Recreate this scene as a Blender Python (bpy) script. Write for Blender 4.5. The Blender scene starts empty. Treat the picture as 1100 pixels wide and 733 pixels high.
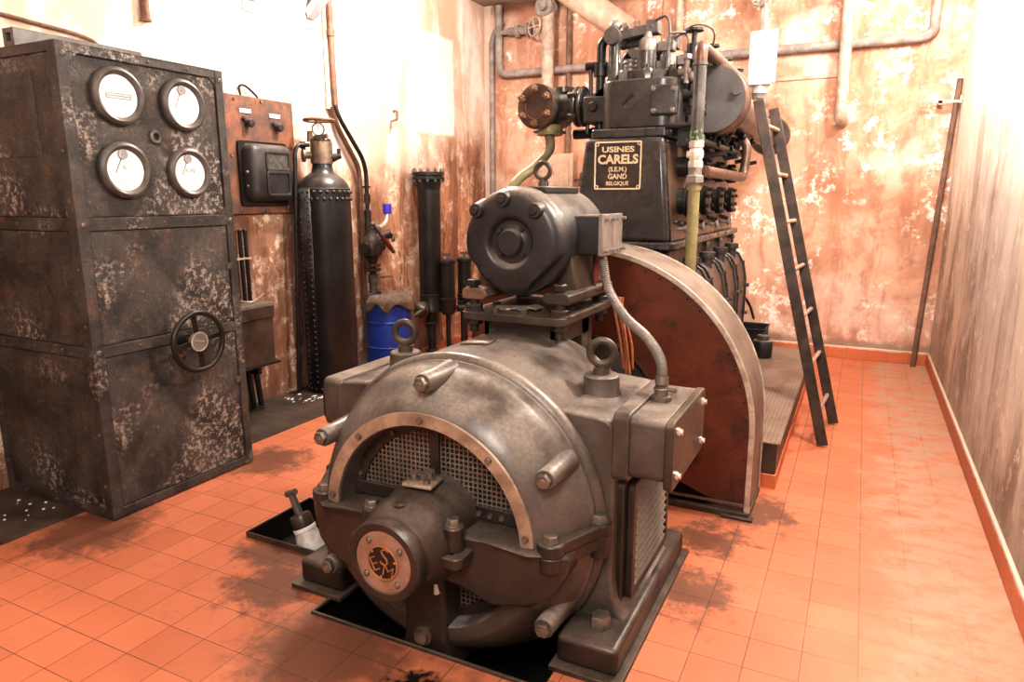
import bpy, bmesh, math, random
from mathutils import Vector, Matrix, noise as mnoise
random.seed(7)
PI = math.pi
scene = bpy.context.scene
COL = scene.collection
V = Vector

# ------------------------------------------------------------------ materials
def new_mat(name):
    m = bpy.data.materials.new(name); m.use_nodes = True
    nt = m.node_tree; nt.nodes.clear()
    out = nt.nodes.new('ShaderNodeOutputMaterial'); b = nt.nodes.new('ShaderNodeBsdfPrincipled')
    nt.links.new(b.outputs[0], out.inputs[0])
    return m, nt, b

class NT:
    """small helper around a node tree"""
    def __init__(s, nt, coord='Object'):
        s.nt = nt
        tc = nt.nodes.new('ShaderNodeTexCoord'); s.co = tc.outputs['Object']
        g = nt.nodes.new('ShaderNodeNewGeometry'); s.pos = g.outputs['Position']; s.nrm = g.outputs['Normal']
        if coord == 'World': s.co = s.pos
    def link(s, a, b): s.nt.links.new(a, b)
    def mapped(s, scale=(1, 1, 1), loc=(0, 0, 0), rot=(0, 0, 0), src=None):
        n = s.nt.nodes.new('ShaderNodeMapping'); s.link(src or s.co, n.inputs[0])
        n.inputs['Scale'].default_value = scale; n.inputs['Location'].default_value = loc; n.inputs['Rotation'].default_value = rot
        return n.outputs[0]
    def noise(s, scale, detail=6, rough=.6, vec=None, dist=0):
        n = s.nt.nodes.new('ShaderNodeTexNoise'); s.link(vec or s.co, n.inputs['Vector'])
        n.inputs['Scale'].default_value = scale; n.inputs['Detail'].default_value = detail
        n.inputs['Roughness'].default_value = rough; n.inputs['Distortion'].default_value = dist
        return n.outputs[0]
    def ramp(s, v, a, b, inv=False):
        n = s.nt.nodes.new('ShaderNodeMapRange'); n.interpolation_type = 'SMOOTHSTEP'
        s.link(v, n.inputs[0]); n.inputs[1].default_value = a; n.inputs[2].default_value = b
        n.inputs[3].default_value = 1. if inv else 0.; n.inputs[4].default_value = 0. if inv else 1.
        return n.outputs[0]
    def math(s, op, a, b=None):
        n = s.nt.nodes.new('ShaderNodeMath'); n.operation = op
        for i, x in enumerate((a, b)):
            if x is None: continue
            if isinstance(x, (int, float)): n.inputs[i].default_value = x
            else: s.link(x, n.inputs[i])
        return n.outputs[0]
    def mix(s, f, a, b, mode='MIX'):
        n = s.nt.nodes.new('ShaderNodeMix'); n.data_type = 'RGBA'; n.blend_type = mode
        for k, x in ((0, f), (6, a), (7, b)):
            if isinstance(x, (int, float)): n.inputs[k].default_value = x
            elif isinstance(x, tuple): n.inputs[k].default_value = (*x, 1)
            else: s.link(x, n.inputs[k])
        return n.outputs[2]
    def sep(s, v):
        n = s.nt.nodes.new('ShaderNodeSeparateXYZ'); s.link(v, n.inputs[0]); return n.outputs
    def bump(s, h, strength, dist, bsdf):
        n = s.nt.nodes.new('ShaderNodeBump'); n.inputs['Strength'].default_value = strength
        n.inputs['Distance'].default_value = dist; s.link(h, n.inputs['Height']); s.link(n.outputs[0], bsdf.inputs['Normal'])
    def dist(s, p):
        n = s.nt.nodes.new('ShaderNodeVectorMath'); n.operation = 'DISTANCE'
        s.link(s.pos, n.inputs[0]); n.inputs[1].default_value = p; return n.outputs['Value']

def worn(name, base, dark, rust=(.16, .06, .02), rust_amt=.3, dust=(.3, .26, .22), dust_amt=.3, rough=.5, metallic=.0,
         scale=4., bump=.15, flake=None, flake_amt=0., spec=.5, fine=0):
    """painted or bare metal with dark grime, rust blooms, dust on faces that look up, optional pale flaking"""
    m, nt, b = new_mat(name); n = NT(nt)
    n1 = n.noise(scale, 7, .65); n2 = n.noise(scale * 2.3, 8, .7, n.mapped(loc=(3.1, 7.7, 1.3)), .4); n3 = n.noise(scale * 22, 4, .6)
    c = n.mix(n.ramp(n1, .35, .65), dark, base)
    if rust_amt > 0:
        c = n.mix(n.math('MULTIPLY', n.ramp(n2, .68 - .3 * rust_amt, .80 - .25 * rust_amt), .85), c, rust)
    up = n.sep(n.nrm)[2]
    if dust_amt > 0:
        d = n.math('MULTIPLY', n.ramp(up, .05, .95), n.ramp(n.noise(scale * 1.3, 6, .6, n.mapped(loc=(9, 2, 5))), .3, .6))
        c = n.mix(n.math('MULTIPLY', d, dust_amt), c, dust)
    if flake:
        f = n.math('MULTIPLY', n.ramp(n.noise(scale * .55, 3, .5, n.mapped(loc=(1, 4, 8))), .62 - .2 * flake_amt, .74 - .2 * flake_amt), n.ramp(n.noise(scale * (9 if fine else 7), 10 if fine else 7, .78), .51 if fine else .50, .55 if fine else .53))
        c = n.mix(n.math('MULTIPLY', f, .8), c, flake)
    if fine:
        pit = n.ramp(n.noise(scale * 11, 10, .82, n.mapped(loc=(2, 9, 4))), .56, .61)
        c = n.mix(n.math('MULTIPLY', pit, n.ramp(n1, .38, .58)), c, (.24, .17, .125))
    c = n.mix(n.math('MULTIPLY', n.ramp(n3, .35, .7), .35), c, tuple(x * .55 for x in base))
    nt.links.new(c, b.inputs['Base Color'])
    r = n.math('ADD', n.math('MULTIPLY', n2, .35), rough - .17); nt.links.new(r, b.inputs['Roughness'])
    b.inputs['Metallic'].default_value = metallic; b.inputs['Specular IOR Level'].default_value = spec
    n.bump(n.math('ADD', n3, n.math('MULTIPLY', n2, .8)), bump, .01 if fine else .006, b)
    return m

def plain(name, col, rough=.5, metallic=0., var=.25, scale=12, emit=0):
    m, nt, b = new_mat(name); n = NT(nt)
    c = n.mix(n.ramp(n.noise(scale, 5, .6), .3, .7), tuple(x * (1 - var) for x in col), col)
    nt.links.new(c, b.inputs['Base Color']); b.inputs['Roughness'].default_value = rough; b.inputs['Metallic'].default_value = metallic
    return m

MT = {}
MT['gen'] = worn('dusty grey cast iron', (.124, .101, .085), (.062, .048, .039), rust=(.12, .066, .038), rust_amt=.16, dust=(.44, .385, .335), dust_amt=.72, rough=.33, scale=3.2, bump=.10, flake=(.17, .15, .13), flake_amt=.45)  # dust tint also paints in overhead lamp light on upward faces
MT['gen_low'] = worn('oily brown cast iron', (.052, .037, .029), (.022, .015, .0115), rust=(.09, .045, .025), rust_amt=.14, dust=(.25, .20, .165), dust_amt=.55, rough=.33, scale=3.2, bump=.10, flake=(.10, .075, .06), flake_amt=.3)
MT['gen_dark'] = worn('dark oily iron', (.016, .013, .011), (.008, .006, .005), rust_amt=0, dust_amt=.05, rough=.4)
MT['ring'] = worn('pale worn brass', (.46, .36, .27), (.24, .17, .12), rust=(.2, .10, .05), rust_amt=.2, dust=(.5, .42, .34), dust_amt=.3, rough=.38, metallic=.25, scale=7)
MT['seal'] = worn('pinkish bare metal', (.42, .30, .23), (.28, .18, .13), rust=(.2, .11, .07), rust_amt=.1, dust_amt=0, rough=.4, metallic=.3, scale=8)
MT['wire'] = worn('greasy wire', (.40, .34, .28), (.20, .16, .125), rust_amt=.1, dust_amt=.2, rough=.4, metallic=.4)
MT['bolt'] = worn('oily steel bolt', (.26, .22, .18), (.10, .08, .065), rust_amt=.25, dust_amt=.4, rough=.35, metallic=.5, scale=12)
MT['motor'] = worn('black grey motor paint', (.040, .038, .038), (.022, .020, .020), rust=(.10, .08, .06), rust_amt=.05, dust=(.40, .34, .29), dust_amt=.75, rough=.36, scale=3)
MT['plate'] = worn('brown oily steel plate', (.10, .07, .05), (.04, .03, .023), rust_amt=.2, dust=(.28, .22, .17), dust_amt=.5, rough=.4)
MT['lid'] = worn('grey aluminium lid', (.34, .30, .27), (.22, .19, .17), rust_amt=.05, dust_amt=.2, rough=.4, metallic=.3)
MT['eng'] = worn('black engine paint', (.068, .060, .056), (.026, .022, .020), rust=(.10, .055, .035), rust_amt=.12, dust=(.22, .19, .17), dust_amt=.5, rough=.28, scale=3, spec=.7, bump=.05)
MT['eng_brown'] = worn('brown stained engine side', (.14, .080, .055), (.050, .032, .024), rust=(.24, .12, .07), rust_amt=.35, dust=(.30, .24, .20), dust_amt=.4, rough=.34, scale=3)
MT['guard'] = worn('red brown primer', (.20, .060, .030), (.12, .036, .020), rust=(.034, .022, .018), rust_amt=.62, dust=(.3, .2, .15), dust_amt=.2, rough=.36, scale=1.7, bump=.06)
MT['rim'] = worn('worn cream rim', (.22, .165, .13), (.12, .085, .065), rust=(.1, .05, .03), rust_amt=.2, dust=(.36, .29, .24), dust_amt=.6, rough=.4, scale=4)
MT['rimedge'] = worn('bright worn edge', (.72, .64, .56), (.42, .35, .29), rust_amt=.2, dust_amt=.2, rough=.33, metallic=.2, scale=9)
MT['cab'] = worn('flaking black cabinet paint', (.105, .090, .080), (.030, .026, .024), rust=(.165, .102, .066), rust_amt=.5, dust=(.2, .17, .15), dust_amt=.2, rough=.50, scale=3.0, bump=.8, flake=(.52, .45, .39), flake_amt=.62, fine=1)
MT['cabframe'] = worn('black angle iron', (.095, .082, .074), (.036, .031, .028), rust=(.17, .09, .05), rust_amt=.45, dust_amt=.2, rough=.5, scale=5, bump=.4, flake=(.46, .40, .35), flake_amt=.5, fine=1)
MT['bezel'] = worn('grey worn bezel', (.16, .145, .135), (.085, .075, .068), rust=(.18, .10, .06), rust_amt=.22, dust=(.45, .4, .35), dust_amt=.5, rough=.4, metallic=.2, scale=9)
MT['dial'] = plain('white dial', (.9, .88, .84), .35, 0, .04)
MT['print'] = plain('faded dial print', (.42, .40, .38), .6)
MT['needle'] = plain('dark needle', (.10, .10, .11), .5)
MT['boss'] = plain('grey needle boss', (.40, .39, .38), .5)
MT['board'] = worn('rusted red board', (.30, .13, .075), (.11, .075, .06), rust=(.09, .075, .068), rust_amt=.5, dust=(.5, .4, .3), dust_amt=.2, rough=.6, scale=5, bump=.3)
MT['meter'] = worn('dark grey meter case', (.062, .056, .054), (.035, .031, .03), rust_amt=.08, dust=(.25, .22, .2), dust_amt=.6, rough=.42, scale=6)
MT['glass'] = plain('dirty meter glass', (.13, .13, .115), .15, 0, .5, 25)
MT['black'] = worn('black iron', (.028, .024, .022), (.012, .010, .009), rust=(.08, .045, .028), rust_amt=.18, dust=(.16, .13, .11), dust_amt=.4, rough=.36, scale=5)
MT['tank'] = worn('black tank paint', (.030, .027, .027), (.015, .013, .013), rust=(.06, .04, .032), rust_amt=.15, dust=(.24, .21, .19), dust_amt=.6, rough=.34, scale=4, spec=.6)
MT['brass'] = worn('dull brass', (.30, .225, .165), (.16, .115, .085), rust=(.12, .09, .06), rust_amt=.25, dust_amt=.2, rough=.38, metallic=.4, scale=12)
MT['chrome'] = plain('bright nickel', (.72, .66, .58), .3, .6, .2)
MT['rustpipe'] = worn('rusty pipe', (.30, .17, .11), (.14, .075, .05), rust=(.20, .08, .04), rust_amt=.5, dust=(.6, .5, .42), dust_amt=.3, rough=.6, scale=8, bump=.4)
MT['palepipe'] = worn('pale peeling pipe', (.66, .53, .43), (.40, .30, .235), rust=(.36, .20, .13), rust_amt=.28, dust=(.8, .7, .6), dust_amt=.3, rough=.6, scale=9, bump=.3)
MT['greypipe'] = worn('grey peeling pipe', (.42, .36, .32), (.24, .20, .18), rust=(.34, .22, .16), rust_amt=.35, dust=(.7, .62, .55), dust_amt=.3, rough=.6, scale=9, bump=.3)
MT['green'] = worn('olive green pipe paint', (.30, .26, .13), (.19, .165, .085), rust=(.24, .16, .09), rust_amt=.15, dust=(.5, .45, .33), dust_amt=.3, rough=.5, scale=7)
MT['verdigris'] = worn('verdigris growth', (.16, .30, .12), (.30, .36, .2), rust_amt=.1, dust_amt=0, rough=.9, scale=20)
MT['copper'] = worn('brown copper pipe', (.19, .105, .07), (.10, .055, .038), rust=(.08, .055, .045), rust_amt=.25, dust=(.5, .4, .32), dust_amt=.3, rough=.35, metallic=.3, scale=8)
MT['valvewhite'] = worn('white painted valve', (.74, .66, .58), (.5, .42, .35), rust=(.4, .28, .2), rust_amt=.15, dust_amt=.1, rough=.45, scale=14)
MT['exhaust'] = worn('pale brown exhaust lagging', (.50, .36, .28), (.32, .22, .16), rust=(.30, .16, .10), rust_amt=.3, dust=(.65, .52, .43), dust_amt=.3, rough=.7, scale=4, bump=.3)
MT['white'] = plain('white enamel', (.86, .83, .80), .4, 0, .06)
MT['galv'] = plain('galvanised steel', (.40, .395, .40), .45, .2, .15)
MT['enddisc'] = worn('grey end disc', (.12, .112, .108), (.075, .068, .065), rust_amt=.08, dust_amt=.2, rough=.42, scale=3)
MT['blue'] = worn('blue plastic', (.032, .095, .50), (.022, .06, .36), rust=(.05, .06, .2), rust_amt=.1, dust=(.25, .25, .4), dust_amt=.35, rough=.42, scale=4, bump=.05)
MT['bluecap'] = plain('bright blue plastic', (.075, .05, .50), .4)
MT['sack'] = worn('brown burlap', (.25, .175, .125), (.13, .09, .065), rust_amt=0, dust=(.36, .28, .21), dust_amt=.4, rough=.95, scale=14, bump=.6)
MT['red'] = plain('worn red paint', (.21, .04, .03), .5, 0, .5)
MT['orangecord'] = worn('orange cotton cord', (.52, .20, .085), (.34, .11, .05), rust_amt=0, dust_amt=.2, rough=.8, scale=18)
MT['wood'] = worn('weathered wood', (.34, .20, .125), (.20, .115, .07), rust_amt=.2, dust_amt=.2, rough=.7, scale=6)
MT['polewood'] = worn('brown pole', (.27, .165, .115), (.16, .095, .068), rust_amt=.15, dust_amt=.3, rough=.7, scale=6)
MT['ladder'] = worn('dark brown ladder', (.105, .072, .055), (.035, .024, .019), rust=(.17, .11, .075), rust_amt=.3, dust=(.4, .3, .25), dust_amt=.3, rough=.5, scale=6)
MT['rung'] = worn('pale worn rung', (.48, .35, .27), (.3, .2, .15), rust_amt=.2, dust_amt=.3, rough=.6, scale=8)
MT['nameblack'] = worn('dark nameplate enamel', (.085, .055, .042), (.04, .03, .026), rust=(.25, .14, .09), rust_amt=.15, dust_amt=0, rough=.4, scale=10)
MT['namebrass'] = plain('bright polished brass', (.88, .74, .52), .35, .2, .15)
MT['monoblack'] = plain('black enamel', (.022, .018, .015), .4)
MT['monocopper'] = plain('copper relief', (.50, .25, .13), .4, .35, .3)
MT['switch'] = worn('cream switch box', (.66, .50, .38), (.5, .36, .26), rust=(.36, .19, .12), rust_amt=.28, dust_amt=.1, rough=.6, scale=9)
MT['redprint'] = plain('red print', (.6, .06, .04), .6)
MT['skin'] = plain('translucent dirty white plastic', (.80, .75, .67), .4, 0, .35, 20)
MT['cable'] = plain('black rubber', (.012, .011, .011), .5)

# ---- floor tiles
m, nt, b = new_mat('orange clay tiles'); n = NT(nt, 'World'); MT['floor'] = m
br = nt.nodes.new('ShaderNodeTexBrick'); nt.links.new(n.mapped(loc=(-.138, -.113, 0)), br.inputs['Vector'])
br.offset = 0; br.squash = 1
br.inputs['Scale'].default_value = 1; br.inputs['Brick Width'].default_value = .2; br.inputs['Row Height'].default_value = .2
br.inputs['Mortar Size'].default_value = .0019; br.inputs['Mortar Smooth'].default_value = .3; br.inputs['Bias'].default_value = 0
br.inputs['Color1'].default_value = (.53, .190, .098, 1); br.inputs['Color2'].default_value = (.61, .228, .122, 1); br.inputs['Mortar'].default_value = (.10, .05, .028, 1)
c = br.outputs[0]
X_, Y_, Z_ = n.sep(n.pos)
c = n.mix(n.math('MULTIPLY', n.ramp(n.noise(2.2, 7, .65), .42, .72), .45), c, (.60, .24, .13))
c = n.mix(n.math('MULTIPLY', n.ramp(n.noise(7, 8, .7, n.mapped(loc=(4, 1, 0))), .55, .75), .5), c, (.40, .125, .062))
# chalky strip beside the right-hand wall
edge = n.math('ADD', X_, n.math('MULTIPLY', n.noise(3.2, 7, .7), .8))
chalk = n.math('MULTIPLY', n.ramp(edge, .52, .76), n.ramp(n.noise(5, 9, .76, n.mapped(scale=(1, 1.6, 1))), .38, .56))
c = n.mix(n.math('MULTIPLY', chalk, .85), c, (.46, .33, .245))
# pale film on the near right area
film = n.math('MULTIPLY', n.ramp(n.math('SUBTRACT', n.math('ADD', X_, n.math('MULTIPLY', n.noise(3, 6, .7), .5)), n.math('MULTIPLY', Y_, .35)), -1.25, -.35), .42)
c = n.mix(film, c, (.66, .33, .22))
# oil and grime around the machine and along the cabinet
g = None
for p, r in (((-1.75, 1.90, 0), .42), ((-1.15, 1.62, 0), .42), ((-2.30, 2.15, 0), .26), ((-.62, 1.85, 0), .22), ((-.42, 3.95, 0), .26), ((-.58, 2.95, 0), .24),
             ((-.58, 3.5, 0), .2), ((-3.6, 2.1, 0), .36), ((-4.5, 5.0, 0), .75), ((-2.5, 2.42, 0), .28), ((-3.5, 3.3, 0), .3)):
    d = n.ramp(n.math('ADD', n.dist(p), n.math('MULTIPLY', n.math('SUBTRACT', n.noise(8, 9, .74), .5), .75)), r * .45, r * 1.15, True)
    g = d if g is None else n.math('MAXIMUM', g, d)
c = n.mix(n.math('MULTIPLY', g, .72), c, (.075, .043, .028))
oil = n.ramp(n.math('ADD', n.dist((-1.33, 1.80, 0)), n.math('MULTIPLY', n.math('SUBTRACT', n.noise(9, 5, .6), .5), .35)), .09, .14, True)
c = n.mix(oil, c, (.02, .012, .009))
nt.links.new(c, b.inputs['Base Color'])
nt.links.new(n.math('SUBTRACT', n.math('ADD', n.math('MULTIPLY', n.noise(5, 5, .6), .3), .42), n.math('MULTIPLY', oil, .35)), b.inputs['Roughness'])
n.bump(n.math('SUBTRACT', n.math('MULTIPLY', n.noise(60, 5, .6), .25), br.outputs['Fac']), .25, .004, b)

# ---- skirting tiles
m, nt, b = new_mat('orange skirting tiles'); n = NT(nt, 'World'); MT['skirt'] = m
X_, Y_, Z_ = n.sep(n.pos)
t = n.math('ADD', X_, Y_); fr = n.math('FRACT', n.math('DIVIDE', t, .2))
c = n.mix(n.ramp(n.noise(9, 6, .65), .35, .7), (.62, .19, .075), (.50, .20, .10))
c = n.mix(n.ramp(fr, .0, .02, True), c, (.2, .1, .06))
c = n.mix(n.ramp(n.math('ADD', Z_, n.math('MULTIPLY', n.noise(14, 5, .6), .05)), .135, .155), c, (.70, .58, .48))
nt.links.new(c, b.inputs['Base Color']); b.inputs['Roughness'].default_value = .5

# ---- plaster walls
def s_comb(n, x, y, z, w):
    c = n.nt.nodes.new('ShaderNodeCombineXYZ')
    n.link(n.math('ADD', x, n.math('MULTIPLY', w, .3)), c.inputs[0]); n.link(n.math('ADD', y, n.math('MULTIPLY', w, .3)), c.inputs[1]); n.link(n.math('ADD', z, w), c.inputs[2])
    return c.outputs[0]
def plaster(name, kind):
    m, nt, b = new_mat(name); n = NT(nt, 'World'); X_, Y_, Z_ = n.sep(n.pos)
    warp = n.math('MULTIPLY', n.math('SUBTRACT', n.noise(1.3, 4, .6), .5), .9)
    cb_ = s_comb(n, X_, Y_, Z_, warp)
    streak = n.noise(1, 9, .70, n.mapped(scale=(2.1, 2.1, .7) if kind == 'right' else (3.4, 3.4, .55), src=cb_), .8)
    fine = n.noise(1, 9, .72, n.mapped(scale=(7, 7, 1.9) if kind == 'right' else (11, 11, 1.5), loc=(2, 5, 1), src=cb_), .8)
    blot = n.noise(1.6, 8, .68, n.mapped(loc=(7, 3, 2)), .5)
    speck = n.noise(6, 11, .78, n.mapped(loc=(1, 8, 3)))
    if kind == 'left':
        c = n.mix(n.ramp(streak, .36, .62), (.22, .105, .062), (.60, .35, .225))
        c = n.mix(n.math('MULTIPLY', n.ramp(blot, .42, .64), .6), c, (.46, .22, .12))
        c = n.mix(n.math('MULTIPLY', n.ramp(Y_, 5.2, 4.4), .45), c, (.17, .085, .055))
        c = n.mix(n.math('MULTIPLY', n.ramp(fine, .52, .68), .8), c, (.12, .058, .034))
        c = n.mix(n.math('MULTIPLY', n.ramp(speck, .50, .60), n.ramp(streak, .38, .56)), c, (.80, .67, .54))
        h = n.math('ADD', Z_, n.math('MULTIPLY', n.math('SUBTRACT', n.noise(1.1, 6, .65), .5), 1.9))
        h = n.math('SUBTRACT', h, n.math('MULTIPLY', n.ramp(Y_, 5.6, 7.4), .45))
        top = n.mix(n.ramp(n.math('ADD', n.math('MULTIPLY', streak, .6), n.math('MULTIPLY', blot, .4)), .44, .60, True), (.88, .82, .75), (.74, .54, .41))
        c = n.mix(n.ramp(h, 1.55, 2.35), c, top)
        # near-white rectangle with ragged edges on the plaster
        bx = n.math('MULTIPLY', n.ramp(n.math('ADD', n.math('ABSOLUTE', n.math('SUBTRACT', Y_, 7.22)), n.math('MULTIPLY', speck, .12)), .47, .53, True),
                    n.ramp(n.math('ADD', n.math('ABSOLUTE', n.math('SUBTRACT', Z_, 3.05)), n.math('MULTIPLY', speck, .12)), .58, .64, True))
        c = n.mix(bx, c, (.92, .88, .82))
    elif kind == 'back':
        c = n.mix(n.ramp(blot, .36, .62), (.53, .285, .185), (.71, .475, .355))
        c = n.mix(n.math('MULTIPLY', n.ramp(streak, .46, .62), .7), c, (.44, .205, .125))
        c = n.mix(n.math('MULTIPLY', n.ramp(n.noise(3.1, 8, .7, n.mapped(loc=(3, 3, 9))), .54, .70), .55), c, (.36, .16, .10))
        fl = n.math('MULTIPLY', n.ramp(speck, .53, .565), n.ramp(n.noise(1.5, 6, .65, n.mapped(loc=(4, 0, 6))), .44, .56))
        c = n.mix(fl, c, (.86, .80, .72))
        c = n.mix(n.math('MULTIPLY', n.ramp(n.noise(1.0, 5, .6, n.mapped(loc=(11, 2, 4))), .56, .70), .6), c, (.82, .71, .61))
        c = n.mix(n.math('MULTIPLY', n.ramp(n.math('ADD', Z_, n.math('MULTIPLY', speck, .18)), .26, .34, True), .75), c, (.32, .23, .17))
        c = n.mix(n.ramp(n.math('ADD', Z_, n.math('MULTIPLY', blot, .3)), 4.12, 4.26), c, (.16, .075, .04))
        # left strip of white plaster near the corner
        c = n.mix(n.math('MULTIPLY', n.ramp(n.math('ADD', X_, n.math('MULTIPLY', streak, .3)), -4.37, -4.30, True), .6), c, (.80, .70, .60))
    else:
        c = n.mix(n.ramp(streak, .38, .60), (.40, .305, .235), (.78, .70, .61))
        c = n.mix(n.math('MULTIPLY', n.ramp(fine, .54, .70), .4), c, (.30, .225, .17))
        c = n.mix(n.math('MULTIPLY', n.ramp(blot, .48, .62), .55), c, (.80, .72, .63))
        c = n.mix(n.ramp(speck, .565, .60), c, (.88, .84, .78))
        h = n.math('ADD', Z_, n.math('MULTIPLY', n.math('SUBTRACT', streak, .5), 2.4))
        c = n.mix(n.math('MULTIPLY', n.ramp(h, 1.3, 2.5), .8), c, (.88, .82, .73))
        c = n.mix(n.math('MULTIPLY', n.ramp(n.math('ADD', Z_, n.math('MULTIPLY', streak, 1.2)), .45, 1.5, True), .65), c, (.34, .27, .215))
    nt.links.new(c, b.inputs['Base Color']); b.inputs['Roughness'].default_value = .85
    n.bump(n.math('ADD', speck, n.math('MULTIPLY', fine, .6)), .35, .02, b)
    return m
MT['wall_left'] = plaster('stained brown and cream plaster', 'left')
MT['wall_back'] = plaster('salmon peeling plaster', 'back')
MT['wall_right'] = plaster('cream streaked plaster', 'right')
MT['ceil'] = worn('stained ceiling', (.55, .45, .36), (.35, .25, .18), rust_amt=.2, dust_amt=0, rough=.9, scale=1.5)

# ---- chequered steel plate
m, nt, b = new_mat('chequered steel plate'); n = NT(nt, 'World'); MT['checker'] = m
wv = nt.nodes.new('ShaderNodeTexChecker'); nt.links.new(n.mapped(rot=(0, 0, PI / 4)), wv.inputs['Vector']); wv.inputs['Scale'].default_value = 55
c = n.mix(n.ramp(n.noise(3, 7, .65), .35, .65), (.26, .18, .135), (.37, .28, .22))
c = n.mix(n.math('MULTIPLY', wv.outputs['Fac'], .35), c, (.10, .07, .055))
nt.links.new(c, b.inputs['Base Color']); b.inputs['Roughness'].default_value = .5; b.inputs['Metallic'].default_value = .2
n.bump(wv.outputs['Fac'], .5, .003, b)
m, nt, b = new_mat('dark ribbed floor plate'); n = NT(nt, 'World'); MT['floorplate'] = m
wv = nt.nodes.new('ShaderNodeTexWave'); nt.links.new(n.co, wv.inputs['Vector']); wv.bands_direction = 'X'; wv.inputs['Scale'].default_value = 22
c = n.mix(n.ramp(n.noise(4, 8, .7), .35, .68), (.055, .038, .028), (.125, .09, .068))
nt.links.new(c, b.inputs['Base Color']); b.inputs['Roughness'].default_value = .65
n.bump(n.math('ADD', wv.outputs['Fac'], n.noise(30, 5, .6)), .4, .004, b)

# ------------------------------------------------------------------ mesh helpers
def frame_of(d):
    d = V(d).normalized(); a = V((0, 0, 1)) if abs(d.z) < .9 else V((1, 0, 0))
    x = a.cross(d).normalized(); y = d.cross(x); return x, y, d

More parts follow.
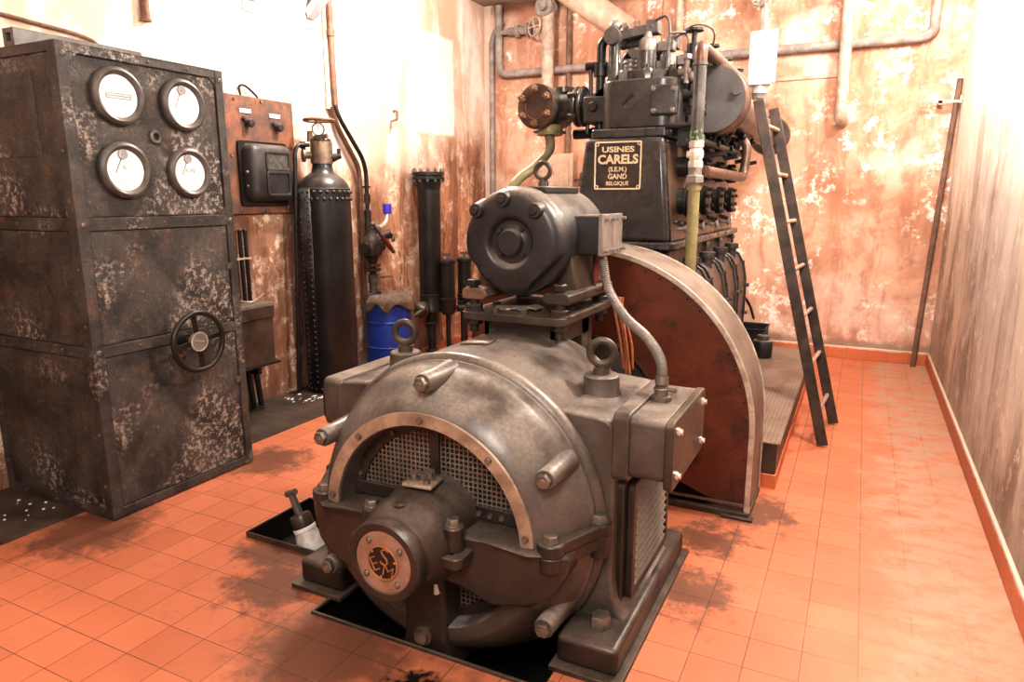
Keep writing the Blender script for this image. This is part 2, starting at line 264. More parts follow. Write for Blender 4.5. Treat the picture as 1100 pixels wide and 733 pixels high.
class M:
    def __init__(s, auto=0): s.b = bmesh.new(); s.auto = auto; s.marks = []; s.ncut = 0
    def cut(s):
        """start a new separate piece"""
        s.ncut += 1
        if not s.marks or s.marks[-1] != len(s.b.verts): s.marks.append(len(s.b.verts))
        return s
    def _faces(s, rings, closed=True, cap0=True, cap1=True):
        nn = len(rings[0])
        for i in range(len(rings) - 1):
            for j in range(nn if closed else nn - 1):
                k = (j + 1) % nn
                try: s.b.faces.new((rings[i][j], rings[i][k], rings[i + 1][k], rings[i + 1][j]))
                except ValueError: pass
        if cap0 and closed and nn > 2: s.b.faces.new(list(reversed(rings[0])))
        if cap1 and closed and nn > 2: s.b.faces.new(rings[-1])
    def box(s, x0, x1, y0, y1, z0, z1):
        v = [s.b.verts.new((x, y, z)) for z in (z0, z1) for x, y in ((x0, y0), (x1, y0), (x1, y1), (x0, y1))]
        for f in ((3, 2, 1, 0), (4, 5, 6, 7), (0, 1, 5, 4), (1, 2, 6, 5), (2, 3, 7, 6), (3, 0, 4, 7)): s.b.faces.new([v[i] for i in f])
        return s
    def obox(s, c, size, R):
        n0 = len(s.b.verts); h = [x / 2 for x in size]
        v = [s.b.verts.new(V(c) + R @ V((x, y, z))) for z in (-h[2], h[2]) for x, y in ((-h[0], -h[1]), (h[0], -h[1]), (h[0], h[1]), (-h[0], h[1]))]
        for f in ((3, 2, 1, 0), (4, 5, 6, 7), (0, 1, 5, 4), (1, 2, 6, 5), (2, 3, 7, 6), (3, 0, 4, 7)): s.b.faces.new([v[i] for i in f])
        return s
    def bar(s, p, q, w, h, up=(0, 0, 1)):
        p, q = V(p), V(q); d = (q - p).normalized(); x = d.cross(V(up)).normalized(); y = x.cross(d)
        R = Matrix((x, y, d)).transposed(); return s.obox((p + q) / 2, (w, h, (q - p).length), R)
    def cyl(s, p, q, r, r1=None, n=24, cap=True):
        p, q = V(p), V(q); x, y, d = frame_of(q - p); r1 = r if r1 is None else r1
        rings = [[s.b.verts.new(c + (x * math.cos(2 * PI * i / n) + y * math.sin(2 * PI * i / n)) * rr) for i in range(n)] for c, rr in ((p, r), (q, r1))]
        s._faces(rings, True, cap, cap); return s
    def lathe(s, o, d, prof, n=48, a0=0., a1=2 * PI, x=None):
        """prof: (t, r) along d from o"""
        o = V(o); X, Y, D = frame_of(d)
        if x is not None: X = V(x).normalized(); Y = D.cross(X)
        full = abs(a1 - a0 - 2 * PI) < 1e-6; k = n if full else n + 1
        rings = [[s.b.verts.new(o + D * t + (X * math.cos(a0 + (a1 - a0) * i / n) + Y * math.sin(a0 + (a1 - a0) * i / n)) * max(r, 1e-5)) for i in range(k)] for t, r in prof]
        s._faces(rings, full, full and prof[0][1] > 1e-4, full and prof[-1][1] > 1e-4)
        return s
    def tube(s, pts, r, n=10, sm=6, caps=True):
        P = [V(p) for p in pts]
        if sm and len(P) > 2:
            Q = []
            for i in range(len(P) - 1):
                a = P[i - 1] if i else P[0] * 2 - P[1]; b_, c_ = P[i], P[i + 1]; d = P[i + 2] if i + 2 < len(P) else P[-1] * 2 - P[-2]
                for k in range(sm):
                    t = k / sm
                    Q.append(.5 * ((2 * b_) + (c_ - a) * t + (2 * a - 5 * b_ + 4 * c_ - d) * t * t + (3 * b_ - a - 3 * c_ + d) * t ** 3))
            Q.append(P[-1]); P = Q
        rings = []; x = None
        for i, p in enumerate(P):
            d = (P[min(i + 1, len(P) - 1)] - P[max(i - 1, 0)]).normalized()
            if x is None: x, y, _ = frame_of(d)
            else:
                x = (x - d * x.dot(d)).normalized(); y = d.cross(x)
            rr = r(i / (len(P) - 1)) if callable(r) else r
            rings.append([s.b.verts.new(p + (x * math.cos(2 * PI * k / n) + y * math.sin(2 * PI * k / n)) * rr) for k in range(n)])
        s._faces(rings, True, caps, caps); return s
    def pipe(s, pts, r, bend=None, n=12):
        """straight runs with rounded elbows"""
        P = [V(p) for p in pts]; bend = bend or r * 2.2; Q = [P[0]]
        for i in range(1, len(P) - 1):
            a = (P[i - 1] - P[i]); c = (P[i + 1] - P[i]); k = min(bend, a.length * .49, c.length * .49)
            A = P[i] + a.normalized() * k; C = P[i] + c.normalized() * k
            for t in (0, .2, .4, .6, .8, 1): Q.append(A * (1 - t) ** 2 + P[i] * 2 * t * (1 - t) + C * t * t)
        Q.append(P[-1]); return s.tube(Q, r, n, 0)
    def torus(s, c, nrm, R, r, n=32, k=10, a0=0, a1=2 * PI):
        x, y, d = frame_of(nrm); c = V(c); full = abs(a1 - a0 - 2 * PI) < 1e-6
        cnt = n if full else n + 1
        rings = []
        for i in range(cnt):
            a = a0 + (a1 - a0) * i / n; e = x * math.cos(a) + y * math.sin(a)
            rings.append([s.b.verts.new(c + e * (R + r * math.cos(2 * PI * j / k)) + d * r * math.sin(2 * PI * j / k)) for j in range(k)])
        if full: rings.append(rings[0])
        s._faces(rings, True, not full, not full); return s
    def hexa(s, p, d, r, h, rot=.3, washer=0):
        x, y, D = frame_of(d); p = V(p)
        if s.auto: s.cut()
        if washer: s.cyl(p, p + D * h * .18, washer, n=20)
        rings = []
        for t, rr in ((0, r), (h * .85, r), (h, r * .86)):
            rings.append([s.b.verts.new(p + D * t + (x * math.cos(rot + PI / 3 * i) + y * math.sin(rot + PI / 3 * i)) * rr) for i in range(6)])
        s._faces(rings); return s
    def ext(s, poly, axis, a, b):
        """polygon extruded along an axis; poly in the other two axes (X: y,z; Y: x,z; Z: x,y)"""
        def P(u, v, t): return {'X': (t, u, v), 'Y': (u, t, v), 'Z': (u, v, t)}[axis]
        rings = [[s.b.verts.new(P(u, v, t)) for u, v in poly] for t in (a, b)]
        s._faces(rings); return s
    def strip(s, inner, outer, axis, a, b, closed=True):
        """flat ring between two outlines with equal counts, extruded"""
        def P(u, v, t): return {'X': (t, u, v), 'Y': (u, t, v), 'Z': (u, v, t)}[axis]
        L = [[s.b.verts.new(P(*p, t)) for p in o] for o, t in ((outer, a), (inner, a), (inner, b), (outer, b))]
        nn = len(inner); rng = range(nn if closed else nn - 1)
        for i in range(4):
            A, B = L[i], L[(i + 1) % 4]
            for j in rng:
                k = (j + 1) % nn; s.b.faces.new((A[j], A[k], B[k], B[j]))
        if not closed:
            s.b.faces.new([L[i][0] for i in range(4)]); s.b.faces.new([L[i][-1] for i in (3, 2, 1, 0)])
        return s
    def sphere(s, c, r, sc=(1, 1, 1), u=16, v=10):
        if s.auto: s.cut()
        c = V(c); P = lambda a, b_: s.b.verts.new(c + V((r * sc[0] * math.sin(a) * math.cos(b_), r * sc[1] * math.sin(a) * math.sin(b_), r * sc[2] * math.cos(a))))
        rings = [[P(PI * i / v, 2 * PI * j / u) for j in range(u)] for i in range(1, v)]
        s._faces(rings, True, False, False)
        for ring, a in ((rings[0], 0), (rings[-1], PI)):
            t = P(a, 0)
            for j in range(u): s.b.faces.new((t, ring[j], ring[(j + 1) % u]))
        return s
    def text(s, body, size, mat, ext=.002, align='CENTER', spacing=1., off=0.):
        cu = bpy.data.curves.new('t', 'FONT'); cu.body = body; cu.size = size; cu.extrude = ext; cu.align_x = align; cu.align_y = 'CENTER'
        cu.space_character = spacing; cu.resolution_u = 3; cu.offset = off
        o = bpy.data.objects.new('t', cu); COL.objects.link(o); bpy.context.view_layer.update()
        me = bpy.data.meshes.new_from_object(o); me.transform(mat); s.b.from_mesh(me)
        bpy.data.objects.remove(o); bpy.data.meshes.remove(me); bpy.data.curves.remove(cu); return s

def rrect(x0, x1, z0, z1, r, n=5):
    out = []
    for cx, cz, a in ((x1 - r, z0 + r, -PI / 2), (x1 - r, z1 - r, 0), (x0 + r, z1 - r, PI / 2), (x0 + r, z0 + r, PI)):
        for i in range(n + 1):
            t = a + PI / 2 * i / n; out.append((cx + r * math.cos(t), cz + r * math.sin(t)))
    return out
def circ(cx, cz, r, n=48, a0=0, a1=2 * PI, end=False):
    return [(cx + r * math.cos(a0 + (a1 - a0) * i / n), cz + r * math.sin(a0 + (a1 - a0) * i / n)) for i in range(n + (1 if end else 0))]

def obj(name, mb, mat, parent=None, bevel=0, seg=2, ang=40, label=None, kind=None, solid=0):
    bmesh.ops.recalc_face_normals(mb.b, faces=mb.b.faces[:])
    me = bpy.data.meshes.new(name)
    base = V((0, 0, 0))
    p = parent
    while p is not None: base += p.location; p = p.parent
    cs = [v.co for v in mb.b.verts]
    lo = V([min(c[i] for c in cs) for i in range(3)]); hi = V([max(c[i] for c in cs) for i in range(3)])
    org = V(((lo.x + hi.x) / 2, (lo.y + hi.y) / 2, lo.z if parent is None else (lo.z + hi.z) / 2))
    bmesh.ops.translate(mb.b, verts=mb.b.verts[:], vec=-org)
    mb.b.to_mesh(me); mb.b.free()
    for pl in me.polygons: pl.use_smooth = True
    me.set_sharp_from_angle(angle=math.radians(ang))
    me.materials.append(MT[mat])
    o = bpy.data.objects.new(name, me); COL.objects.link(o); o.location = org - base; o.parent = parent
    if bevel:
        bv = o.modifiers.new('bevel', 'BEVEL'); bv.width = bevel; bv.segments = seg; bv.limit_method = 'ANGLE'; bv.angle_limit = math.radians(38)
        bv.harden_normals = False
    if solid:
        sd = o.modifiers.new('solid', 'SOLIDIFY'); sd.thickness = solid; sd.offset = 0
    if label: o['label'] = label
    if kind: o['kind'] = kind
    return o
def pieces(name, mb, mat, parent, limit=100, bevel=0):
    """one mesh object for every piece marked with cut(); past the limit the rest is one object"""
    bm = mb.b; bm.verts.ensure_lookup_table(); bm.verts.index_update()
    marks = [k for k in (mb.marks or [0])]
    if marks[0] != 0: marks = [0] + marks
    marks.append(len(bm.verts)); parts = []
    import bisect
    fl = [[] for _ in marks[:-1]]
    for f in bm.faces: fl[bisect.bisect_right(marks, f.verts[0].index) - 1].append([v.index for v in f.verts])
    co = [v.co.copy() for v in bm.verts]; bm.free()
    for i in range(len(marks) - 1):
        a, b = marks[i], marks[i + 1]
        if b > a: parts.append((a, b, fl[i]))
    cam_p = V((0, 0, 1.775))
    parts.sort(key=lambda q: (co[q[0]] - cam_p).length)
    def build(sub):
        m_ = M()
        for a, b, fs in sub:
            vs = [m_.b.verts.new(co[k]) for k in range(a, b)]
            for f in fs: m_.b.faces.new([vs[k - a] for k in f])
        return m_
    for q in parts[:limit]: obj(name, build([q]), mat, parent, bevel)
    if parts[limit:]: obj(name, build(parts[limit:]), mat, parent, bevel, kind='stuff')
def tag(o, label, cat, group=None):
    o['label'] = label; o['category'] = cat
    if group: o['group'] = group
    return o
def thing(name, label, cat, loc, group=None):
    o = bpy.data.objects.new(name, None); COL.objects.link(o); o.location = loc; o.empty_display_size = .1
    return tag(o, label, cat, group)
def struct(name, mb, mat, bevel=0):
    o = obj(name, mb, mat, None, bevel); o['kind'] = 'structure'; return o
def dup(o, parent=None):
    c = o.copy(); COL.objects.link(c); c.parent = parent if parent is not None else o.parent
    for ch in [x for x in bpy.data.objects if x.parent == o]: dup(ch, c)
    return c

# ------------------------------------------------------------------ room shell
XL, XR, YB, YF, ZC = -4.60, .76, 8.45, -1.6, 4.16
PIT = (-1.99, -.90, 2.05, 3.22)            # trough under the generator
TRAY = (-2.78, -2.20, 2.43, 2.90)          # small sump beside it
fm = M()
def slab(x0, x1, y0, y1): fm.box(x0, x1, y0, y1, -.06, 0)
slab(XL, XR, YF, PIT[2]); slab(XL, XR, PIT[3], YB)
slab(PIT[1], XR, PIT[2], PIT[3])
slab(XL, TRAY[0], PIT[2], PIT[3]); slab(TRAY[1], PIT[0], PIT[2], PIT[3])
slab(TRAY[0], TRAY[1], PIT[2], TRAY[2]); slab(TRAY[0], TRAY[1], TRAY[3], PIT[3])
struct('floor', fm, 'floor')
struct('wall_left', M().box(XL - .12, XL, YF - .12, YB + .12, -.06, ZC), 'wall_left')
struct('wall_right', M().box(XR, XR + .12, YF - .12, YB + .12, -.06, ZC), 'wall_right')
struct('wall_back', M().box(XL, XR, YB, YB + .12, -.06, ZC), 'wall_back')
struct('wall_front', M().box(XL, XR, YF - .12, YF, -.06, ZC), 'wall_right')
struct('ceiling', M().box(XL - .12, XR + .12, YF - .12, YB + .12, ZC, ZC + .12), 'ceil')
struct('baseboard_right', M().box(XR - .022, XR, YF, YB, 0, .14), 'skirt', .006)
struct('baseboard_back', M().box(-2.6, XR - .022, YB - .022, YB, 0, .14), 'skirt', .006)

# pit and sump liners
t = thing('drip_trough', 'black oily trough with steel edge sunk in the tiles under the generator', 'drip trough', (-1.45, 2.6, -.3))
x0, x1, y0, y1 = PIT
pm = M().box(x0, x1, y0, y1, -.36, -.34)
for a in ((x0, x0 + .006, y0, y1), (x1 - .006, x1, y0, y1), (x0, x1, y0, y0 + .006), (x0, x1, y1 - .006, y1)): pm.box(*a, -.34, 0)
obj('basin', pm, 'gen_dark', t)
em = M(); 
em.box(x0 - .004, x1 + .004, y0 - .006, y0 + .006, -.03, .014); em.box(x0 - .006, x0 + .006, y0, y1, -.03, .014)
obj('steel_edge', em, 'plate', t, .002)
t = thing('oil_sump', 'small open black sump with raised steel edge left of the generator', 'oil sump', (-2.49, 2.66, -.2))
x0, x1, y0, y1 = TRAY
pm = M().box(x0, x1, y0, y1, -.14, -.12)
for a in ((x0, x0 + .006, y0, y1), (x1 - .006, x1, y0, y1), (x0, x1, y0, y0 + .006), (x0, x1, y1 - .006, y1)): pm.box(*a, -.12, .03)
obj('basin', pm, 'gen_dark', t)
em = M()
for a in ((x0 - .006, x0, y0, y1), (x0 - .006, x1, y0 - .006, y0), (x0 - .006, x1, y1, y1 + .006)): em.box(*a, 0, .034)
obj('steel_edge', em, 'plate', t, .002)

# oil can leaning in the sump
t = thing('oil_can', 'dirty white oil can with dark collar and spout, leaning in the black sump', 'oil can', (-2.49, 2.56, -.12))
A = V((-2.43, 2.56, -.10)); D = V((-.42, -.02, 1)).normalized()
obj('bottle', M().lathe(A, D, [(0, .0), (0, .075), (.03, .082), (.09, .074), (.15, .058), (.165, .055)], 28), 'skin', t)
obj('band', M().lathe(A, D, [(.160, .057), (.163, .061), (.180, .061), (.183, .057)], 28), 'white', t)
obj('collar', M().lathe(A, D, [(.18, .05), (.183, .057), (.235, .057), (.25, .05), (.255, .02)], 28), 'gen_low', t)
obj('spout', M().tube([A + D * .25, A + D * .32, A + D * .37], lambda q: .022 - .004 * q, 12, 3).cyl(A + D * .37 + V((-.03, 0, -.012)), A + D * .37 + V((.03, 0, .016)), .017, n=14), 'bezel', t)
obj('rag', M().sphere((-2.24, 2.60, .0), .04, (1, 1, 1.4), 12, 8), 'white').update_tag()
tag(bpy.data.objects['rag'], 'small crumpled white rag in the sump against the generator foot', 'rag')
bpy.data.objects['rag'].location.z = -.115

# floor plates along the left wall
def fplate(y0, y1, label):
    o = obj('floor_plate', M().box(XL, -3.86, y0, y1, 0, .008), 'floorplate', None, .002); return tag(o, label, 'floor plate')
fplate(YF, 2.55, 'dark ribbed steel floor plate under the near side of the gauge cabinet, strewn with crumbs')
fplate(2.56, 4.10, 'dark ribbed floor plate between the cabinet and the wall junction box')
fplate(4.105, 5.45, 'dark floor plate under the riveted tank')
cm = M()
for _ in range(46):
    p = V((random.uniform(-4.55, -3.95), random.uniform(1.7, 2.2), .012)); s_ = random.uniform(.004, .011)
    cm.sphere(p, s_, (1, 1, .6), 6, 4)
for _ in range(26):
    p = V((random.uniform(-4.5, -4.2), random.uniform(4.4, 4.65), .006)); s_ = random.uniform(.008, .02); cm.sphere(p, s_, (1, 1, .6), 6, 4)
o = obj('plaster_crumbs', cm, 'white'); o['kind'] = 'stuff'; tag(o, 'crumbs of fallen plaster along the foot of the left wall', 'crumbs')

# ------------------------------------------------------------------ gauge cabinet
CX, CY0, CY1, CH = -3.60, 2.24, 3.225, 2.525
cab = thing('control_cabinet', 'tall flaking black steel cabinet with four white gauges and a handwheel', 'control cabinet', (-4.09, 2.73, .008))
obj('body', M().box(-4.58, CX, CY0, CY1, .03, CH - .02), 'cab', cab, .004)
F = CX + .018; L_ = CY0 - .014
fr = M()
for y0, y1 in ((CY0 - .014, CY0 + .05), (CY1 - .05, CY1 + .006)): fr.box(CX - .004, F, y0, y1, .008, CH)
for z0, z1 in ((.008, .06), (.925, .985), (1.60, 1.665), (CH - .05, CH)): fr.box(CX - .004, F - .002, CY0, CY1, z0, z1)
for x0, x1 in ((-4.585, -4.53), (CX - .05, CX + .0)): fr.box(x0, x1, L_, CY0 + .004, .008, CH)
for z0, z1 in ((.008, .06), (.925, .985), (1.60, 1.665), (CH - .05, CH)): fr.box(-4.58, CX, L_ + .002, CY0 + .004, z0, z1)
fr.box(-4.585, F, L_, CY1 + .006, CH - .006, CH)
for y, sg in ((CY0 + .05, 1), (CY1 - .05, -1)):
    for z, sz in ((CH - .05, -1), (1.665, 1)): fr.ext([(y, z), (y + sg * .045, z), (y, z + sz * .045)], 'X', CX, F - .003)
obj('angle_frame', fr, 'cabframe', cab, .003)
for nm, z0, z1 in (('gauge_panel', 1.665, CH - .05), ('front_panel', .985, 1.60), ('front_panel', .06, .925)):
    obj(nm, M().box(CX - .002, CX + (.006 if nm == 'gauge_panel' else .009), CY0 + .055, CY1 - .055, z0 + .006, z1 - .006), 'cab', cab, .003)
for z0, z1 in ((1.665, CH - .05), (.985, 1.60), (.06, .925)):
    obj('side_panel', M().box(-4.53, CX - .055, CY0 - .008, CY0 + .002, z0 + .006, z1 - .006), 'cab', cab, .003)
obj('side_hatch', M().box(-4.4, -3.80, CY0 - .013, CY0 - .006, 1.98, 2.40), 'cab', cab, .002)
rv = M(1)
for y in (CY0 + .02, CY1 - .022):
    for z in (CH - .06, 1.63, .955): rv.sphere((F, y, z), .017, (.5, 1, 1), 12, 8)
for y in (2.5, 2.73, 2.98):
    for z in (CH - .026, 1.632, .955): rv.sphere((F, y, z), .009, (.6, 1, 1), 8, 6)
for z in (.2, .5, .8, 1.1, 1.4, 1.75, 2.0, 2.3): 
    rv.sphere((CX - .02, L_, z), .010, (1, .6, 1), 8, 6); rv.sphere((-4.55, L_, z), .010, (1, .6, 1), 8, 6)
for x in (-4.4, -4.1, -3.85):
    for z in (.035, .955, 1.632): rv.sphere((x, L_, z), .010, (1, .6, 1), 8, 6)
pieces('rivet', rv, 'bezel', cab)
def gauge(y, z, R, kind):
    x = CX + .006
    g = obj('gauge', M().lathe((x, y, z), (1, 0, 0), [(0, R * .97), (.012, R), (.028, R), (.040, R * .94), (.044, R * .86), (.038, R * .77), (.030, R * .74), (.018, R * .72), (.018, 0)], 56), 'bezel', cab)
    obj('dial', M().cyl((x + .018, y, z), (x + .022, y, z), R * .73, n=48), 'dial', g)
    if kind == 'slot':
        pm = M(); pm.strip(rrect(y - .066, y + .066, z - .009, z + .009, .003), rrect(y - .072, y + .072, z - .015, z + .015, .004), 'X', x + .0225, x + .0245)
        pm.box(x + .0225, x + .024, y - .066, y + .066, z - .004, z + .004); obj('reed_scale', pm, 'print', g)
    else:
        by, bz = y - .010, z + R * .56
        ty, tz = y - R * .40, z - R * .10
        obj('needle_boss', M().cyl((x + .0225, by, bz), (x + .032, by, bz), .026 if kind != 'K' else .024, n=24).cyl((x + .032, by, bz), (x + .036, by, bz), .010, n=12), 'boss', g)
        nm = M(); nm.bar((x + .027, by, bz), (x + .027, ty, tz), .0022, .002, (1, 0, 0)); obj('needle', nm, 'needle', g)
        if kind in 'AK':
            rot = Matrix.Translation((x + .0228, y - (.006 if kind == 'A' else -.004), z + .012)) @ Matrix.Rotation(PI / 2, 4, 'Z') @ Matrix.Rotation(PI / 2, 4, 'X')
            obj('unit_letter', M().text('A' if kind == 'A' else 'KW', .040, rot, .0006), 'print', g)
        am = M()
        for k in range(13):
            a = PI * (1.18 + .64 * k / 12); am.bar((x + .0235, y + math.cos(a) * R * .56, z + .01 + math.sin(a) * R * .56), (x + .0235, y + math.cos(a) * R * .62, z + .01 + math.sin(a) * R * .62), .0015, .001, (1, 0, 0))
        obj('scale_marks', am, 'print', g)
gauge(2.525, 2.295, .149, 'slot'); gauge(2.925, 2.292, .146, 'V'); gauge(2.52, 1.915, .148, 'A'); gauge(2.926, 1.912, .143, 'K')
obj('key_ring', M().torus((CX + .014, 2.733, 2.102), (1, 0, 0), .028, .012), 'bezel', cab)
hw = obj('handwheel', M().torus((-3.455, 2.785, .935), (1, 0, 0), .172, .016, 56, 12), 'black', cab)
obj('shaft', M().cyl((CX + .006, 2.785, .935), (-3.46, 2.785, .935), .020).cyl((CX + .006, 2.785, .935), (CX + .05, 2.785, .935), .045, .035), 'black', hw)
for k in range(4):
    a = PI / 2 * k + .12; d = V((0, math.cos(a), math.sin(a))); c0 = V((-3.462, 2.785, .935))
    obj('spoke', M().bar(c0 + d * .04, c0 + d * .165, .032, .010, (1, 0, 0)), 'black', hw, .003)
obj('hub_plate', M().cyl((-3.475, 2.785, .935), (-3.448, 2.785, .935), .058, n=36), 'lid', hw, .003)
obj('plate_rim', M().torus((-3.448, 2.785, .935), (1, 0, 0), .055, .004, 40, 6), 'rimedge', hw)
obj('pointer', M().bar((-3.446, 2.752, .945), (-3.446, 2.815, .932), .010, .004, (1, 0, 0)), 'chrome', hw)
for y, z in ((2.305, 1.345), (3.165, 1.345), (2.305, .60), (3.165, .60)):
    k_ = obj('latch', M().cyl((CX + .009, y, z), (CX + .022, y, z), .020, n=16).bar((CX + .026, y - .02, z - .018), (CX + .026, y + .02, z + .018), .009, .008, (1, 0, 0)), 'bezel', cab)
# square bar lying on top
t = tag(obj('square_bar', M().strip([(-3.985, 2.560), (-3.945, 2.560), (-3.945, 2.600), (-3.985, 2.600)], [(-4.01, 2.535), (-3.92, 2.535), (-3.92, 2.625), (-4.01, 2.625)], 'Y', 2.235, 2.95), 'bezel', None, .003), 'short grey hollow square bar lying on top of the gauge cabinet', 'bar')
t.location.z = CH

# ------------------------------------------------------------------ things on the left wall
mb_ = thing('meter_board', 'rusty red steel board with black electricity meter, fixed to the left wall', 'meter board', (XL, 4.48, 1.63))
obj('board', M().box(XL, XL + .03, 4.10, 4.86, 1.635, 2.575), 'board', mb_, .003)
s_ = M(1)
for y, z in ((4.2, 1.68), (4.48, 1.66), (4.83, 1.75), (4.83, 2.2), (4.5, 2.55), (4.22, 2.54), (4.15, 2.1)): s_.hexa((XL + .03, y, z), (1, 0, 0), .014, .012)
pieces('bolt', s_, 'rustpipe', mb_)
me_ = obj('meter', M().ext(rrect(4.205, 4.735, 1.70, 2.225, .03), 'X', XL + .03, XL + .055), 'black', mb_, .004)
cs = M(); R_ = [(0, 0), (.0, 0.0)]
prof = [(.055, 0), (.10, .004), (.135, .02), (.155, .05)]
prev = None
for d, ins in prof:
    ring = [cs.b.verts.new((XL + d, u, w)) for u, w in rrect(4.235 + ins, 4.715 - ins, 1.735 + ins, 2.205 - ins, .07 - ins * .5)]
    if prev: 
        for j in range(len(ring)): k = (j + 1) % len(ring); cs.b.faces.new((prev[j], prev[k], ring[k], ring[j]))
    prev = ring
cs.b.faces.new(prev)
obj('case', cs, 'meter', me_, 0, ang=60)
obj('window_rim', M().strip(rrect(4.405, 4.635, 2.005, 2.125, .012), rrect(4.385, 4.655, 1.985, 2.145, .02), 'X', XL + .152, XL + .166).strip(rrect(4.405, 4.635, 1.80, 1.965, .018), rrect(4.385, 4.655, 1.78, 1.985, .025), 'X', XL + .152, XL + .166), 'meter', me_, .003)
obj('window_glass', M().box(XL + .150, XL + .157, 4.40, 4.64, 2.0, 2.13), 'glass', me_)
pieces('seal_screw', M(1).sphere((XL + .10, 4.232, 1.97), .016).sphere((XL + .10, 4.232, 1.86), .010), 'brass', me_)
for y, z in ((4.335, 2.362), (4.655, 2.350)):
    k_ = obj('knob', M().lathe((XL + .03, y, z), (1, 0, 0), [(0, .018), (.02, .018), (.028, .03), (.05, .034), (.062, .028), (.066, .0)], 24).bar((XL + .045, y - .02, z + .012), (XL + .05, y - .055, z + .04), .02, .02, (1, 0, 0)), 'meter', mb_)
    pl = obj('label_plate', M().box(XL + .03, XL + .034, y - .075, y + .055, z + .075, z + .118), 'white', mb_, .001, label='small white label plate with dark edge')
    obj('plate_edge', M().strip(rrect(y - .070, y + .050, z + .080, z + .113, .002, 2), rrect(y - .075, y + .055, z + .075, z + .118, .002, 2), 'X', XL + .034, XL + .0355), 'needle', pl)
c_ = tag(obj('bent_cable', M().tube([(XL + .02, 4.30, 2.575), (XL + .02, 4.29, 2.64), (XL + .03, 4.34, 2.655), (XL + .03, 4.44, 2.60), (XL + .02, 4.48, 2.575)], .009), 'cable'), 'short black looped cable above the rusty meter board', 'cable')
c_.location.z -= .0

jb = thing('junction_box', 'dark iron junction box on the left wall beneath the meter board', 'junction box', (XL, 4.0, .40))
obj('box', M().box(XL, XL + .28, 3.60, 4.22, .425, .895), 'plate', jb, .004)
obj('lid', M().box(XL, XL + .295, 3.58, 4.235, .895, .925), 'lid', jb, .004)
obj('lid_lip', M().box(XL + .275, XL + .292, 3.59, 4.23, .80, .895), 'plate', jb, .003)
obj('bracket', M().box(XL, XL + .30, 3.62, 4.26, .405, .425).box(XL + .02, XL + .24, 4.06, 4.10, .33, .405).box(XL + .02, XL + .24, 3.8, 3.84, .33, .405), 'black', jb, .003)
for k, (y, lab) in enumerate(((4.03, 'conduit nearest the cabinet'), (4.09, 'middle conduit'), (4.145, 'conduit farthest from the cabinet'))):
    tag(obj('cable_conduit', M().cyl((XL + .12, y, .925), (XL + .10, y + .015, 1.50), .017, n=12).sphere((XL + .10, y + .015, 1.5), .02), 'black'), 'black %s of the three rising above the junction box' % lab, 'conduit', 'conduits above the junction box')
for k, (y, lab) in enumerate(((3.98, 'left'), (4.06, 'middle'), (4.14, 'right'))):
    tag(obj('lower_conduit', M().cyl((XL + .12, y, .405), (XL + .14, y + .02, .03), .024, n=12), 'black'), 'black %s conduit of the three below the junction box' % lab, 'conduit', 'conduits below the junction box')
tag(obj('conduit_clamp', M().box(XL, XL + .135, 4.0, 4.18, 1.275, 1.29).box(XL, XL + .005, 4.0, 4.2, 1.25, 1.31), 'rimedge'), 'light metal strap clamping the three conduits to the wall', 'clamp')
tag(obj('loose_wire', M().tube([(XL + .13, 3.98, .955), (XL + .22, 4.05, .94), (XL + .20, 4.15, .955), (XL + .16, 4.26, .98)], .007).cyl((XL + .13, 3.98, .93), (XL + .13, 3.98, .955), .012), 'chrome'), 'loose pale wire lying on the junction box lid', 'wire')

# riveted air receiver
TX, TY, TR = -4.335, 4.94, .228
tk = thing('air_receiver', 'tall black riveted steel air tank standing by the left wall', 'air tank', (TX, TY, 0))
obj('shell', M().lathe((TX, TY, 0), (0, 0, 1), [(.008, TR), (.02, TR + .004), (1.845, TR + .004), (1.85, TR - .004), (1.88, TR - .012), (1.93, TR - .05), (1.965, TR - .10), (1.985, .10), (2.03, .088), (2.06, .085)], 56), 'tank', tk)
ca = math.atan2(-.99, -.10)
sm_ = M()
rings = []
for z in (.03, 1.84):
    rings.append([sm_.b.verts.new((TX + math.cos(ca + a) * (TR + .009), TY + math.sin(ca + a) * (TR + .009), z)) for a in [(-.30 + .6 * i / 8) for i in range(9)]])
sm_._faces(rings, False)
obj('seam_strip', sm_, 'tank', tk, solid=.006)
rv = M(1)
for k in range(34):
    for s in (-1, 1):
        a = ca + s * .20; z = .09 + k * .052 + (0 if s < 0 else .026)
        if z < 1.80: rv.sphere((TX + math.cos(a) * (TR + .013), TY + math.sin(a) * (TR + .013), z), .011, (1, 1, 1), 8, 6)
for k in range(26):
    a = 2 * PI * k / 26
    rv.sphere((TX + math.cos(a) * (TR + .006), TY + math.sin(a) * (TR + .006), 1.815), .017, (1, 1, 1), 10, 7)
    a += PI / 26; rv.sphere((TX + math.cos(a) * (TR + .006), TY + math.sin(a) * (TR + .006), 1.755), .017, (1, 1, 1), 10, 7)
    rv.sphere((TX + math.cos(a) * (TR + .006), TY + math.sin(a) * (TR + .006), .05), .013, (1, 1, 1), 8, 6)
pieces('rivet', rv, 'meter', tk)
vh = obj('valve_head', M().lathe((TX, TY, 2.06), (0, 0, 1), [(0, .085), (.0, .098), (.185, .094), (.19, .085), (.195, 0)], 32), 'brass', tk)
obj('valve_stem', M().lathe((TX - .02, TY - .01, 2.25), (0, 0, 1), [(0, .035), (.05, .035), (.06, .02), (.16, .018), (.19, .012)], 16).cyl((TX - .10, TY - .03, 2.27), (TX + .06, TY + .02, 2.30), .022, n=14).cyl((TX - .095, TY - .03, 2.25), (TX - .095, TY - .03, 2.34), .03, .022, n=14), 'brass', vh)
